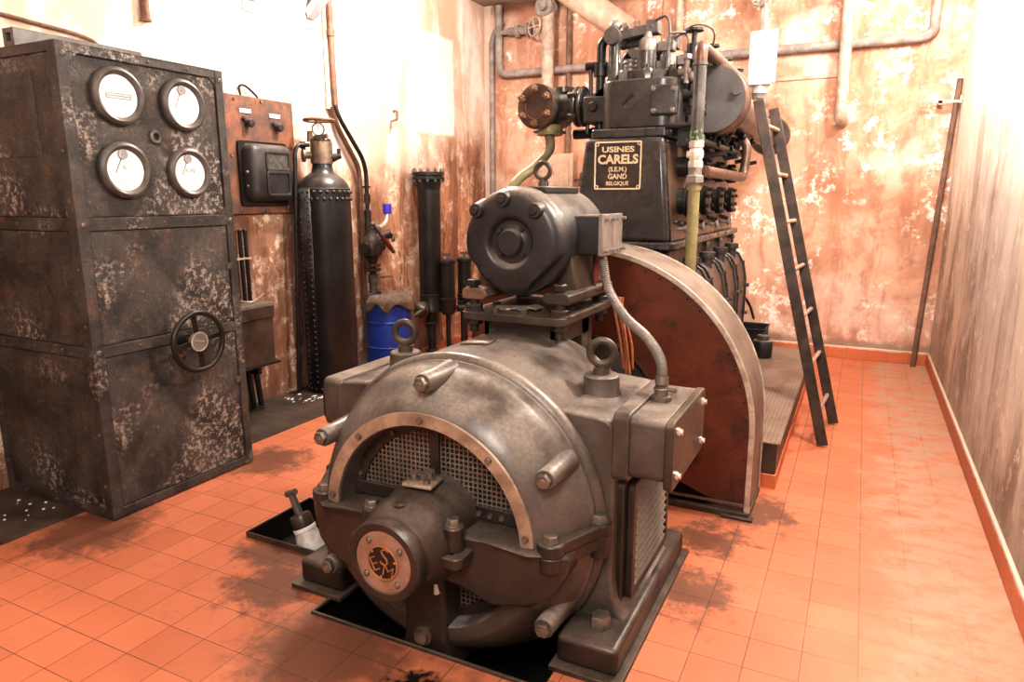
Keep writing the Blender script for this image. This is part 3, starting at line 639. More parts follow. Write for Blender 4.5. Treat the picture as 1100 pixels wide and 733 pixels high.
wh = obj('valve_handwheel', M().torus((TX - .01, TY, 2.43), (0, 0, 1), .125, .014, 40, 10), 'rustpipe', vh)
for k in range(3):
    a = k * 2 * PI / 3 + .4; wh_ = M().bar((TX - .01, TY, 2.43), (TX - .01 + math.cos(a) * .12, TY + math.sin(a) * .12, 2.43), .02, .012); obj('spoke', wh_, 'rustpipe', tk)
pg = obj('pressure_gauge', M().lathe((TX + .055, TY - .085, 2.345), (.55, -.83, 0), [(-.02, .045), (.012, .056), (.02, .056), (.022, .047), (.014, .045)], 28).cyl((TX + .05, TY - .06, 2.25), (TX + .05, TY - .07, 2.30), .014, n=12), 'bezel', vh)
obj('dial', M().cyl(V((TX + .055, TY - .085, 2.345)) + V((.55, -.83, 0)) * .008, V((TX + .055, TY - .085, 2.345)) + V((.55, -.83, 0)) * .0155, .046, n=24), 'dial', pg)
obj('needle', M().bar(V((TX + .055, TY - .085, 2.345)) + V((.0088, -.0133, -.01)), V((TX + .055, TY - .085, 2.345)) + V((.0088, -.0133, .03)), .005, .002, (.55, -.83, 0)), 'needle', pg)
ln = V((-.55, -.75, 0)).normalized()
obj('safety_valve', M().lathe((TX + ln.x * .09, TY + ln.y * .09, 2.13), ln, [(0, .03), (.05, .03), (.055, .058), (.075, .058), (.08, .05), (.082, 0)], 24), 'brass', vh)
rn = V((.75, .45, 0)).normalized()
obj('outlet_cock', M().cyl((TX + rn.x * .09, TY + rn.y * .09, 2.11), (TX + rn.x * .17, TY + rn.y * .17, 2.13), .04, .018, 16).cyl((TX + rn.x * .15, TY + rn.y * .15, 2.10), (TX + rn.x * .15, TY + rn.y * .15, 2.19), .016, n=12), 'gen_low', vh)
cb = M(1)
for k in range(8):
    a = k * PI / 4 + .2; cb.hexa((TX + math.cos(a) * .075, TY + math.sin(a) * .075, 2.25), (0, 0, 1), .014, .022)
pieces('cover_bolt', cb, 'gen_low', vh)
tag(obj('drain_pipe', M().pipe([(TX - .05, TY - .10, 2.215), (-4.42, 4.735, 2.215), (-4.42, 4.70, 2.14), (-4.47, 4.62, .03)], .017, .05).hexa((TX - .07, TY - .12, 2.215), (-.8, -.6, 0), .03, .05), 'black'), 'thin black pipe curving over from the tank valve and down its left side', 'pipe')
tag(obj('air_pipe', M().pipe([(-4.55, 5.40, 2.62), (-4.53, 5.44, 2.50), (-4.50, 5.72, 2.15), (-4.50, 5.765, 2.02), (-4.50, 5.765, 1.62)], .021, .10).cyl((-4.50, 5.765, 1.86), (-4.50, 5.765, 1.88), .04, n=16).cyl((-4.50, 5.765, 1.71), (-4.50, 5.765, 1.80), .033, n=6), 'black'), 'black pipe bending right behind the tank down to the hand pump', 'pipe')
tag(obj('feed_pipe', M().pipe([(-4.56, 5.36, 2.60), (-4.545, 5.42, 2.42), (-4.53, 5.68, 2.08), (-4.53, 5.70, 1.95), (-4.53, 5.70, .72)], .024, .10), 'copper'), 'brown copper pipe running down beside the black pipe behind the tank', 'pipe')
tag(obj('wall_pipe', M().tube([(XL + .035, 5.43, 2.56), (XL + .03, 5.425, 3.0), (XL + .035, 5.415, 3.55), (XL + .03, 5.42, 4.15)], .028, 12, 4).cyl((XL + .034, 5.418, 3.23), (XL + .034, 5.418, 3.29), .036, n=16), 'rustpipe'), 'rusty peeling pipe running up the left wall above the tank', 'pipe')
tag(obj('wall_conduit', M().cyl((XL + .02, 5.345, 2.60), (XL + .02, 5.345, 4.15), .016, n=12).cyl((XL + .02, 5.35, 2.58), (XL + .02, 5.35, 2.68), .03, n=12), 'palepipe'), 'thin pale conduit on the wall just left of the rusty pipe', 'conduit')
for y, z, lab in ((4.47, 3.27, 'left of two pale steel brackets sloping out of the left wall'), (5.17, 3.27, 'right of two pale steel brackets, beside the rusty wall pipe')):
    br_ = thing('steel_bracket', lab, 'bracket', (XL, y, z), 'pale brackets high on the left wall')
    obj('wall_plate', M().box(XL, XL + .012, y - .07, y + .07, z - .03, z + .26), 'galv', br_, .003)
    am = M(); p, q = V((XL + .02, y, z + .06)), V((XL + .85, y + .05, z + .84))
    am.bar(p, q, .10, .012); am.bar(p + V((0, -.048, .03)), q + V((0, -.048, .03)), .008, .07); am.bar(p + V((0, .048, .03)), q + V((0, .048, .03)), .008, .07)
    obj('channel_arm', am, 'galv', br_, .002)
    obj('bolt', M().hexa((XL + .012, y - .045, z + .10), (1, 0, 0), .014, .014), 'bolt', br_)
tag(obj('conduit_stub', M().cyl((XL + .03, 3.50, 2.98), (XL + .03, 3.515, 4.15), .028, n=14).cyl((XL + .03, 3.50, 2.965), (XL + .03, 3.50, 2.98), .036, n=14), 'rustpipe'), 'dark rusty conduit stub coming down the white wall above the cabinet', 'conduit')
tag(obj('surface_cable', M().tube([(XL + .02, .5, 2.95), (XL + .02, 2.56, 2.815), (XL + .02, 3.05, 2.78), (XL + .02, 3.14, 2.70), (XL + .02, 3.15, 2.5)], .012, 8, 4), 'rustpipe'), 'thin cable running along the wall behind the top of the cabinet', 'cable')
tag(obj('wall_hook', M().pipe([(XL, 6.40, 2.67), (XL + .05, 6.40, 2.67), (XL + .05, 6.40, 2.585), (XL + .05, 6.28, 2.55), (XL + .05, 6.28, 2.48)], .012, .02), 'rustpipe'), 'small bent iron hook on the stained left wall', 'hook')

# hand pump group
hp = thing('hand_pump', 'old wall hand pump with red-gripped lever above the blue drum', 'hand pump', (-4.5, 5.76, .86))
obj('body', M().lathe((-4.47, 5.77, 1.16), (0, 0, 1), [(-.05, .05), (0, .06), (.03, .10), (.12, .115), (.2, .09), (.24, .06), (.30, .055)], 20).cyl((-4.47, 5.64, 1.27), (-4.47, 5.93, 1.27), .055, n=16).cyl((-4.43, 5.80, 1.36), (-4.36, 5.93, 1.40), .05, n=14), 'gen_low', hp)
obj('flange', M().cyl((-4.47, 5.77, 1.03), (-4.47, 5.77, 1.05), .085, n=20).cyl((-4.47, 5.77, 1.075), (-4.47, 5.77, 1.095), .085, n=20).cyl((-4.47, 5.77, .86), (-4.47, 5.77, 1.16), .036, n=16), 'gen_low', hp)
obj('inlet_pipe', M().cyl((-4.50, 5.765, 1.40), (-4.50, 5.765, 1.64), .036, n=16), 'gen_low', hp)
lv = obj('lever', M().cyl((-4.32, 5.62, 1.50), (-4.30, 5.91, 1.215), .016, .020, 12).sphere((-4.32, 5.61, 1.51), .028), 'bezel', hp)
obj('grip', M().cyl((-4.312, 5.72, 1.403), (-4.303, 5.87, 1.255), .021, .025, 12), 'red', lv, label='worn red grip')
obj('coupling_ring', M().torus((-4.34, 5.96, 1.36), (.5, .8, 0), .035, .010, 20, 8), 'bezel', hp)
obj('coupling', M().hexa((-4.45, 5.80, 1.43), (0, .6, .5), .05, .06).hexa((-4.44, 5.79, 1.36), (.6, .5, .1), .045, .08), 'bezel', hp)
sp_ = obj('spout', M().pipe([(-4.44, 5.83, 1.45), (-4.43, 5.97, 1.50), (-4.43, 6.0, 1.62)], .026, .08), 'chrome', hp)
obj('cap', M().cyl((-4.43, 6.0, 1.60), (-4.43, 6.0, 1.70), .044, n=20), 'bluecap', sp_, label='bright blue plastic cap')
obj('drain_tee', M().cyl((-4.47, 5.77, .90), (-4.47, 5.77, .99), .05, n=8).cyl((-4.47, 5.77, .95), (-4.42, 6.02, .95), .010, n=8).cyl((-4.47, 5.77, .80), (-4.47, 5.77, .9), .040, n=16), 'bezel', hp)

# blue drum and sack
DX, DY, DR = -4.33, 5.82, .235
dr = thing('plastic_drum', 'blue plastic drum by the left wall with a sack over its top', 'drum', (DX, DY, 0))
obj('shell', M().lathe((DX, DY, 0), (0, 0, 1), [(0, DR * .86), (.015, DR * .92), (.10, DR), (.245, DR * 1.0), (.25, DR * 1.02), (.262, DR * 1.02), (.267, DR), (.505, DR), (.51, DR * 1.02), (.522, DR * 1.02), (.527, DR), (.64, DR), (.70, DR * .95), (.74, DR * .86), (.755, DR * .84), (.765, DR * .86), (.775, DR * .83), (.765, DR * .78), (.76, 0)], 48), 'blue', dr)
obj('bung', M().cyl((DX - .1, DY - .05, .76), (DX - .1, DY - .05, .785), .04, n=20), 'blue', dr)
sk = M(); NR, NA = 18, 40; grid = []
a_c = math.atan2(.35, .8)
for i in range(NR + 1):
    row = []
    for j in range(NA + 1):
        a = a_c + (j / NA - .5) * 4.6; nz = mnoise.noise(V((math.cos(a) * 2.1, math.sin(a) * 2.1, .3))); rm = .34 + .09 * nz
        edge_in = .06
        r = -.07 + (rm + .07) * i / NR
        rr, z = (r, .79 + .014 * mnoise.noise(V((math.cos(a) * r * 18, math.sin(a) * r * 18, 2)))) if r < DR * .90 else (DR * .90 + .05 * min(1, (r - DR * .90) / .05), .788 - (r - DR * .90) * .95)
        rr += .012 * math.sin(a * 9) * max(0, (r - DR * .8))/.1
        row.append(sk.b.verts.new((DX + math.cos(a) * rr, DY + math.sin(a) * rr, z)))
    grid.append(row)
for i in range(NR):
    for j in range(NA): sk.b.faces.new((grid[i][j], grid[i][j + 1], grid[i + 1][j + 1], grid[i + 1][j]))
tag(obj('burlap_sack', sk, 'sack', None, solid=.016), 'dirty brown burlap sack draped over the blue drum', 'sack')

# filters
def strainer(name, label, x, y, R, ztop, zcol, big, group=None):
    f = thing(name, label, 'filter', (x, y, 0), group)
    obj('body', M().lathe((x, y, 0), (0, 0, 1), [(zcol - .02, R * .98), (zcol, R), (ztop - .05, R), (ztop - .045, R * 1.0)], 36), 'black', f)
    if big:
        cv = obj('cover_flange', M().lathe((x, y, ztop), (0, 0, 1), [(-.19, R), (-.12, R * 1.12), (-.085, R * 1.16), (-.08, R * 1.42), (-.05, R * 1.42), (-.046, R * 1.25), (-.036, R * 1.25), (-.032, R * 1.42), (0, R * 1.42), (.004, R * 1.1), (.006, 0)], 40), 'black', f)
        bm_ = M(1)
        for k in range(12):
            a = k * PI / 6; p = V((x + math.cos(a) * R * 1.30, y + math.sin(a) * R * 1.30, ztop)); bm_.hexa(p, (0, 0, 1), .016, .02).cyl(p, p + V((0, 0, .04)), .008, n=8).cyl(p - V((0, 0, .105)), p - V((0, 0, .080)), .016, n=6)
        pieces('stud', bm_, 'bezel', cv)
        obj('collar', M().lathe((x, y, 0), (0, 0, 1), [(zcol - .09, R * .9), (zcol - .08, R * 1.15), (zcol - .05, R * 1.15), (zcol - .02, R * 1.04), (zcol + .10, R * 1.04), (zcol + .105, R * 1.08), (zcol + .115, R * 1.08), (zcol + .12, R)], 40), 'black', f)
        obj('foot_pipe', M().lathe((x, y, 0), (0, 0, 1), [(0, R * .6), (.02, R * .6), (.03, R * .35), (zcol - .25, R * .4), (zcol - .22, R * .75), (zcol - .2, R * .55), (zcol - .08, R * .6)], 24), 'black', f)
    else:
        cv = obj('lid', M().lathe((x, y, ztop), (0, 0, 1), [(-.06, R * 1.0), (-.05, R * 1.13), (-.015, R * 1.13), (0, R * .9), (.003, 0)], 28), 'black', f)
        obj('wing_nut', M().cyl((x, y, ztop), (x, y, ztop + .045), .012, n=10).bar((x - .035, y - .017, ztop + .05), (x + .035, y + .017, ztop + .05), .012, .028).sphere((x - .03, y - .015, ztop + .05), .017, (1, .6, 1), 8, 6).sphere((x + .03, y + .015, ztop + .05), .017, (1, .6, 1), 8, 6), 'bezel', cv)
        obj('bowl', M().lathe((x, y, 0), (0, 0, 1), [(zcol - .20, R * .35), (zcol - .19, R * .8), (zcol - .15, R * 1.08), (zcol - .03, R * 1.10), (zcol - .02, R * 1.16), (zcol, R * 1.16), (zcol + .005, R)], 28), 'black', f)
        obj('stand_leg', M().cyl((x, y, 0), (x, y, zcol - .19), .028, n=12).cyl((x, y, 0), (x, y, .02), .06, n=16), 'black', f)
    return f
strainer('tall_filter', 'tall black filter column with bolted flange, against the left wall', -4.385, 6.72, .127, 2.04, .56, True)
strainer('small_filter', 'small black filter canister with wing-nut lid, next to the tall column', -4.17, 6.74, .082, 1.085, .64, False, 'small filters')
strainer('small_filter', 'small black filter canister nearest the exciter motor, beyond its twin', -4.17, 7.12, .080, 1.075, .64, False, 'small filters')
tag(obj('filter_pipework', M().pipe([(-4.17, 6.98, .55), (-4.05, 6.98, .55), (-4.05, 6.98, .74), (-4.12, 7.04, .74)], .032, .06).cyl((-4.07, 6.78, .52), (-3.92, 6.95, .52), .04, n=14).hexa((-3.95, 6.91, .52), (.5, .6, 0), .055, .05).cyl((-4.05, 6.86, .02), (-4.05, 6.86, .55), .024, n=12), 'black'), 'black pipe elbows joining the two small filters', 'pipework')
fv = thing('filter_valve', 'brownish round valve between the blue drum and the tall filter', 'valve', (-4.36, 6.42, .5))
obj('valve_body', M().lathe((-4.30, 6.40, .54), (.75, -.3, .1), [(-.05, .06), (-.04, .09), (0, .095), (.02, .09), (.05, .06), (.08, .03)], 20).cyl((-4.36, 6.44, .54), (-4.38, 6.62, .54), .045, n=14), 'gen_low', fv)
obj('hose_stub', M().tube([(-4.24, 6.37, .53), (-4.22, 6.28, .55), (-4.27, 6.20, .50)], .026, 10, 4), 'gen_low', fv)
for y, h_, lab in ((6.66, .45, 'narrow weathered board leaning below the tall filter'), (7.0, .46, 'wide weathered board leaning below the small filters')):
    tag(obj('wood_board', M().box(-4.56, -4.53, y - (.05 if y < 6.8 else .10), y + (.05 if y < 6.8 else .12), 0, h_), 'wood', None, .004), lab, 'board')

# ------------------------------------------------------------------ back wall pipes
PY = 8.36
tag(obj('manifold_pipe', M().pipe([(-4.34, PY, 4.12), (-4.34, PY, 3.30), (.46, PY, 3.31), (.46, PY, 4.14)], .047, .12, 16), 'greypipe'), 'long grey peeling pipe running level across the back wall', 'pipe')
tag(obj('corner_pipe', M().pipe([(-4.46, 8.39, .02), (-4.46, 8.39, 3.72), (-4.40, 8.39, 3.84), (-4.30, 8.38, 3.93)], .036, .08), 'greypipe'), 'dark grey pipe standing in the back left corner', 'pipe')
dp = thing('drop_pipe', 'thick pale pipe dropping to the bolted chamber, at the left of the back wall', 'pipe', (-3.62, PY - .10, 2.9), 'drop pipes on the back wall')
obj('tube', M().cyl((-3.62, PY - .10, 2.6), (-3.62, PY - .10, 4.15), .075, n=20), 'palepipe', dp)
wh_ = obj('handwheel', M().torus((-3.79, PY - .13, 3.80), (-.5, -1, .1), .11, .013, 28, 8).bar((-3.90, PY - .08, 3.80), (-3.68, PY - .18, 3.80), .014, .014).bar((-3.79, PY - .13, 3.69), (-3.79, PY - .13, 3.91), .014, .014, (1, 0, 0)).cyl((-3.79, PY - .13, 3.80), (-3.70, PY - .02, 3.80), .02, n=10), 'palepipe', dp)
obj('valve_cap', M().cyl((-3.64, PY - .20, 4.0), (-3.64, PY - .02, 4.0), .11, n=20).cyl((-3.64, PY - .26, 4.0), (-3.64, PY - .2, 4.0), .06, n=16), 'greypipe', dp)
for x, zb, dx, lab, wx in ((-1.10, 2.80, .015, 'pale drop pipe behind the hanging white housing', -1.16), (-.30, 2.56, .02, 'pale drop pipe with rusty tip, nearest the right corner', -.48)):
    dp = thing('drop_pipe', lab, 'pipe', (x, PY - .1, zb), 'drop pipes on the back wall')
    obj('tube', M().pipe([(x - .03, PY - .10, 4.15), (x, PY - .10, zb), (x + .01, YB, zb - .02)], .058, .11, 18), 'palepipe', dp)
    wh_ = obj('handwheel', M().torus((wx, PY - .2, 3.82), (-.3, -1, .2), .10, .012, 28, 8).bar((wx - .1, PY - .2, 3.82), (wx + .1, PY - .2, 3.82), .014, .012).bar((wx, PY - .2, 3.72), (wx, PY - .2, 3.92), .014, .012, (1, 0, 0)).cyl((wx, PY - .2, 3.82), (x - .02, PY - .10, 3.82), .02, n=10), 'greypipe', dp)
tag(obj('riser_pipe', M().cyl((-2.06, 8.40, 3.31), (-2.06, 8.40, 4.15), .04, n=14), 'palepipe'), 'pale riser pipe above the engine between two bends of the back wall', 'pipe')
tag(obj('rusty_riser', M().cyl((-3.40, 8.40, 1.9), (-3.40, 8.40, 4.15), .035, n=14), 'rustpipe'), 'rusty thin riser beside the thick pale pipe', 'pipe')
tag(obj('pipe_valve', M().cyl((-4.20, PY, 3.80), (-3.95, PY, 3.80), .05, n=16).hexa((-4.10, PY, 3.80), (1, 0, 0), .075, .06).torus((-3.93, PY, 3.80), (1, 0, 0), .07, .018, 24, 8).cyl((-4.20, PY, 3.80), (-4.34, PY, 3.80), .03, n=12), 'greypipe'), 'grey pipe valve stub high in the back left corner', 'valve')
tag(obj('wall_batten', M().box(-3.4, -.28, YB - .02, YB, 3.0, 3.035), 'palepipe', None, .003), 'thin pale batten under the level pipe on the back wall', 'batten')
sb = thing('switch_box', 'cream painted switch box on the back wall left of the engine', 'switch box', (-3.52, YB, 1.78))
obj('case', M().box(-3.74, -3.28, YB - .16, YB, 1.72, 2.30), 'switch', sb, .006)
obj('door', M().ext(rrect(-3.72, -3.33, 1.75, 2.28, .03), 'Y', YB - .175, YB - .158), 'switch', sb, .004)
obj('slot', M().ext([(-3.66, 1.84)] + circ(-3.63, 1.95, .03, 8, PI, 0, True) + [(-3.60, 1.84)], 'Y', YB - .18, YB - .172), 'gen_low', sb)
obj('arrow_mark', M().ext([(-3.66, 2.17), (-3.58, 2.17), (-3.62, 2.12)], 'Y', YB - .18, YB - .174), 'rustpipe', sb)
obj('letter', M().text('H', .07, Matrix.Translation((-3.55, YB - .176, 2.06)) @ Matrix.Rotation(PI / 2, 4, 'X'), .001), 'redprint', sb, label='small red letter')
obj('switch_lever', M().cyl((-3.28, YB - .09, 1.98), (-3.20, YB - .09, 1.98), .016, n=10).bar((-3.22, YB - .09, 1.90), (-3.18, YB - .11, 2.07), .02, .02), 'bezel', sb)

# pole and its hook in the right corner
tag(obj('wooden_pole', M().tube([(.612, 8.33, .0), (.665, 8.34, 1.45), (.728, 8.36, 2.90)], .026, 12, 4), 'polewood'), 'long brown pole leaning in the back right corner', 'pole')
tag(obj('pole_hook', M().box(.40, .755, YB - .13, YB - .118, 2.67, 2.70).box(.56, .60, YB - .13, YB, 2.66, 2.71).box(.74, .758, YB - .15, YB - .06, 2.66, 2.74), 'palepipe', None, .003), 'pale wooden peg rail holding the leaning pole', 'peg')

# ------------------------------------------------------------------ generator
GX, GZ = -1.43, .50
GC = lambda u, y, z: (GX + u, y, z)
gen = thing('electric_generator', 'large dusty grey cast iron generator with round grille and bearing', 'generator', (GX, 2.73, 0))
def half(sg):
    P = [(.53, .03), (.74, .03), (.735, .13), (.70, .16), (.68, .22), (.67, .30), (.67, .88), (.66, .925), (.63, .95), (.60, .955), (.47, .965)]
    return P
R = .64
rt = half(1)
top = [(R * math.cos(a), GZ + R * math.sin(a)) for a in [math.radians(46 + (134 - 46) * i / 28) for i in range(29)]]
lf = [(-x, z) for x, z in reversed(rt)]
hm = M()
def side_poly(sg):
    P = rt + [(R * math.cos(math.radians(46)), GZ + R * math.sin(math.radians(46))), (.30, .9), (.30, .30)]
    return [(GX + sg * x, z) for x, z in P]
hm.ext(side_poly(1), 'Y', 2.40, 3.06); hm.ext(side_poly(-1), 'Y', 2.40, 3.06)
hm.lathe((GX, 0, GZ), (0, 1, 0), [(2.345, .60), (2.345, .625), (2.352, .642), (2.375, .655), (2.40, .650), (2.42, R), (3.06, R), (3.08, R - .012), (3.10, R - .05), (3.10, .3)], 96)
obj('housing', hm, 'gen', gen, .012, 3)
obj('back_shield', M().lathe((GX, 0, GZ), (0, 1, 0), [(3.06, .63), (3.14, .60), (3.22, .48), (3.26, .2), (3.30, .12), (3.80, .1)], 64), 'gen_low', gen)
for s in (1, -1):
    f = obj('foot', M().box(GX + min(s * .52, s * .765), GX + max(s * .52, s * .765), 2.20, 3.27, .022, .135), 'gen_low', gen, .022, 3)
    obj('sole_plate', M().box(GX + min(s * .505, s * .79), GX + max(s * .505, s * .79), 2.165, 3.30, 0, .022), 'plate', gen, .003)
    bm_ = M(1); bm_.hexa((GX + s * .655, 2.33, .135), (0, 0, 1), .044, .05, .5).hexa((GX + s * .655, 3.15, .135), (0, 0, 1), .044, .05, .2)
    if s < 0: bm_.hexa((GX - .585, 2.29, .135), (0, 0, 1), .028, .045, .1)
    pieces('anchor_bolt', bm_, 'bolt', gen)
# end shield
prof = [(2.345, .628), (2.325, .630), (2.315, .618), (2.29, .612), (2.24, .588), (2.18, .552), (2.13, .512), (2.108, .478), (2.104, .470), (2.104, .418), (2.12, .412), (2.25, .412)]
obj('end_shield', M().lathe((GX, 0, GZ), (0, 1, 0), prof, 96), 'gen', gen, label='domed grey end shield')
for k in range(6):
    a = math.radians(30 + 60 * k); u, w = .585 * math.cos(a), .585 * math.sin(a)
    if k == 4: continue
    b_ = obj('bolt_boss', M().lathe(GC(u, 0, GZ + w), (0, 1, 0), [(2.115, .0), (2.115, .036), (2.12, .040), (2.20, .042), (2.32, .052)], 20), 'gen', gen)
    obj('bolt', M().hexa(GC(u, 2.118, GZ + w), (0, -1, 0), .030, .026, .2 + k).cyl(GC(u, 2.118, GZ + w), GC(u, 2.09, GZ + w), .012, n=10), 'bolt', b_, .002)
am = M(); am.strip(circ(GX, GZ, .421, 60, .06, PI - .06, True), circ(GX, GZ, .474, 60, .06, PI - .06, True), 'Y', 2.092, 2.106, False)
rg = obj('trim_ring', am, 'ring', gen, .002, label='half-round pale metal ring')
sc = M(1)
for k in range(5):
    a = math.radians(8 + 164 * k / 4); sc.cut().cyl(GC(.447 * math.cos(a), 2.094, GZ + .447 * math.sin(a)), GC(.447 * math.cos(a), 2.080, GZ + .447 * math.sin(a)), .014, .011, 14)
pieces('screw', sc, 'bolt', rg)
# grille
gm = M(); st = .0205; rw = .0024
for axis in (0, 1):
    k = -20
    while k <= 20:
        o_ = k * st; Rr = .410
        if abs(o_) < Rr:
            h_ = math.sqrt(Rr * Rr - o_ * o_)
            y_ = 2.205 + axis * .003
            if axis == 0: gm.box(GX + o_ - rw, GX + o_ + rw, y_ - rw, y_ + rw, GZ - h_, GZ + h_)
            else: gm.box(GX - h_, GX + h_, y_ - rw, y_ + rw, GZ + o_ - rw, GZ + o_ + rw)
        k += 1
obj('grille', gm, 'wire', gen, label='square wire mesh grille')
gf = M(); gf.strip(circ(GX, GZ, .372, 64), circ(GX, GZ, .414, 64), 'Y', 2.190, 2.20); gf.box(GX - .020, GX + .020, 2.186, 2.199, GZ + .15, GZ + .405)
gf.box(GX + .15, GX + .39, 2.188, 2.199, GZ + .045, GZ + .10); gf.box(GX - .39, GX - .15, 2.188, 2.199, GZ + .045, GZ + .10)
obj('grille_frame', gf, 'gen_low', gen, .002)
sc = M(1)
for a in (20, 60, 120, 160): sc.cut().cyl(GC(.393 * math.cos(math.radians(a)), 2.191, GZ + .393 * math.sin(math.radians(a))), GC(.393 * math.cos(math.radians(a)), 2.18, GZ + .393 * math.sin(math.radians(a))), .009, n=10)
for x in (.20, .25, .30): sc.cut().cyl(GC(x, 2.189, GZ + .072), GC(x, 2.178, GZ + .072), .011, n=10)
pieces('grille_screw', sc, 'bolt', gen)
obj('rotor', M().lathe((GX, 0, GZ), (0, 1, 0), [(2.27, .15), (2.26, .2), (2.26, .36), (2.30, .40), (2.40, .40)], 48), 'gen_dark', gen)
# bearing arms and lugs
for s in (1, -1):
    P = [(.12, .545), (.30, .540), (.46, .525), (.54, .52), (.60, .50), (.585, .42), (.54, .34), (.46, .30), (.34, .315), (.2, .33), (.12, .34)]
    am = M()
    rings = []
    for yy, k in ((2.035, .96), (2.022, .9), ):
        pass
    poly = [(GX + s * u, z) for u, z in P]
    cx = sum(p[0] for p in poly) / len(poly); cz = sum(p[1] for p in poly) / len(poly)
    # arm sweeps back towards the rim
    def yy(u, f): return (2.035 + max(0, abs(u) - .3) ** 2 * 1.1) if f else 2.24
    r0 = [am.b.verts.new((x, yy(x - GX, True), z)) for x, z in poly]; r1 = [am.b.verts.new((x, 2.30, z)) for x, z in poly]
    am._faces([r0, r1])
    obj('bearing_arm', am, 'gen_low', gen, .018, 3)
    lg = M()
    lg.cyl(GC(s * .525, 2.135, .505), GC(s * .525, 2.135, .555), .052, n=24).cyl(GC(s * .635, 2.345, .52), GC(s * .635, 2.345, .565), .050, n=24)
    lg.bar(GC(s * .53, 2.15, .530), GC(s * .625, 2.33, .543), .082, .046)
    lg.cyl(GC(s * .525, 2.135, .44), GC(s * .525, 2.135, .505), .046, .050, 24).cyl(GC(s * .635, 2.345, .42), GC(s * .635, 2.345, .52), .035, .046, 24).bar(GC(s * .53, 2.15, .475), GC(s * .625, 2.33, .49), .06, .05)
    l_ = obj('joint_lug', lg, 'gen_low', gen, .006)
    pieces('bolt', M(1).hexa(GC(s * .525, 2.135, .555), (0, 0, 1), .030, .026, .2, .036).hexa(GC(s * .635, 2.345, .565), (0, 0, 1), .030, .03, .5, .036), 'bolt', l_)
am = M(); poly = [(GX - .085, .40), (GX - .09, .30), (GX - .10, .05), (GX - .13, -.10), (GX + .13, -.10), (GX + .10, .05), (GX + .09, .30), (GX + .085, .40)]
am.ext(poly, 'Y', 2.085, 2.27); obj('bearing_strut', am, 'gen_low', gen, .02, 3)
obj('drain_plug', M().lathe(GC(-.005, 2.085, .045), (0, -1, 0), [(0, .042), (.012, .042), (.014, .03), (.03, .028), (.034, .0)], 20), 'bolt', gen)
# bearing hub
hub = obj('bearing_housing', M().lathe((GX, 0, GZ - .01), (0, 1, 0), [(1.842, .116), (1.832, .122), (1.830, .148), (1.838, .156), (1.872, .158), (1.885, .152), (1.90, .156), (1.935, .172), (1.96, .186), (2.0, .190), (2.08, .192), (2.12, .205), (2.22, .21)], 64), 'gen_low', gen)
obj('seal_plate', M().cyl(GC(0, 1.846, GZ - .01), GC(0, 1.835, GZ - .01), .119, n=56), 'seal', hub, .002, label='round pinkish metal seal plate')
sc = M(1)
for k in range(4):
    a = math.radians(38 + 90 * k); sc.sphere(GC(.095 * math.cos(a), 1.834, GZ - .01 + .095 * math.sin(a)), .013, (1, .7, 1), 12, 8)
pieces('screw', sc, 'bolt', hub)
em_ = obj('emblem', M().cyl(GC(0, 1.836, GZ - .01), GC(0, 1.8315, GZ - .01), .064, n=48), 'monoblack', hub, label='black disc with copper coloured letters')
lt = M(); lt.torus(GC(0, 1.8315, GZ - .01), (0, 1, 0), .0645, .0045, 56, 8)
RX = Matrix.Rotation(PI / 2, 4, 'X')
def mono(ch, u, w, rot, size): lt.text(ch, size, Matrix.Translation(GC(u, 1.830, GZ - .01 + w)) @ Matrix.Rotation(rot, 4, 'Y') @ RX, .0018, off=-.0015)
mono('S', .010, .022, .12, .098); mono('E', -.034, -.012, -.45, .080); mono('M', .024, -.030, .22, .070)
for u, w in ((-.043, .036), (.053, .012), (-.008, -.055)): lt.sphere(GC(u, 1.830, GZ - .01 + w), .0055, (1, .5, 1), 8, 6)
obj('monogram', lt, 'monocopper', hub)
for s in (1, -1):
    bo = obj('cap_boss', M().cyl(GC(s * .185, 2.02, .42), GC(s * .185, 2.02, .595), .040, n=20).box(GX + min(s * .1, s * .215), GX + max(s * .1, s * .215), 1.965, 2.075, .44, .50), 'gen_low', hub, .008)
    obj('bolt', M().hexa(GC(s * .185, 2.02, .595), (0, 0, 1), .027, .028, .2, .033), 'bolt', bo, .002)
fl = M().ext(rrect(GX + .15, GX + .25, 1.945, 2.10, .03), 'Z', .455, .50).cut().ext(rrect(GX - .25, GX - .15, 1.945, 2.10, .03), 'Z', .455, .50)
pieces('cap_flange', fl, 'gen_low', hub, bevel=.006)
obj('filler_cap', M().lathe(GC(-.0, 1.955, .655), (0, 0, 1), [(0, .028), (.014, .028), (.020, .022), (.022, 0)], 20), 'gen_low', hub)
cp = obj('cover_plate', M().obox(GC(.01, 2.085, .705), (.125, .105, .014), Matrix.Rotation(.10, 3, 'Z')), 'ring', hub, .004, label='small square pale brass cover plate')
wn = M()
for u, y in ((-.02, 2.075), (.028, 2.108)):
    p = V(GC(u, y, .712)); wn.cut().cyl(p, p + V((0, 0, .008)), .022, n=16).cyl(p, p + V((0, 0, .026)), .012, n=12).bar(p + V((-.016, -.006, .026)), p + V((.018, .008, .034)), .006, .018)
p = V(GC(.045, 2.06, .712)); wn.cut().cyl(p, p + V((0, 0, .016)), .013, n=12)
pieces('wing_nut', wn, 'bolt', cp)
obj('grease_nipple', M().cyl(GC(.16, 1.93, .39), GC(.18, 1.905, .38), .008, .011, 10), 'chrome', hub)
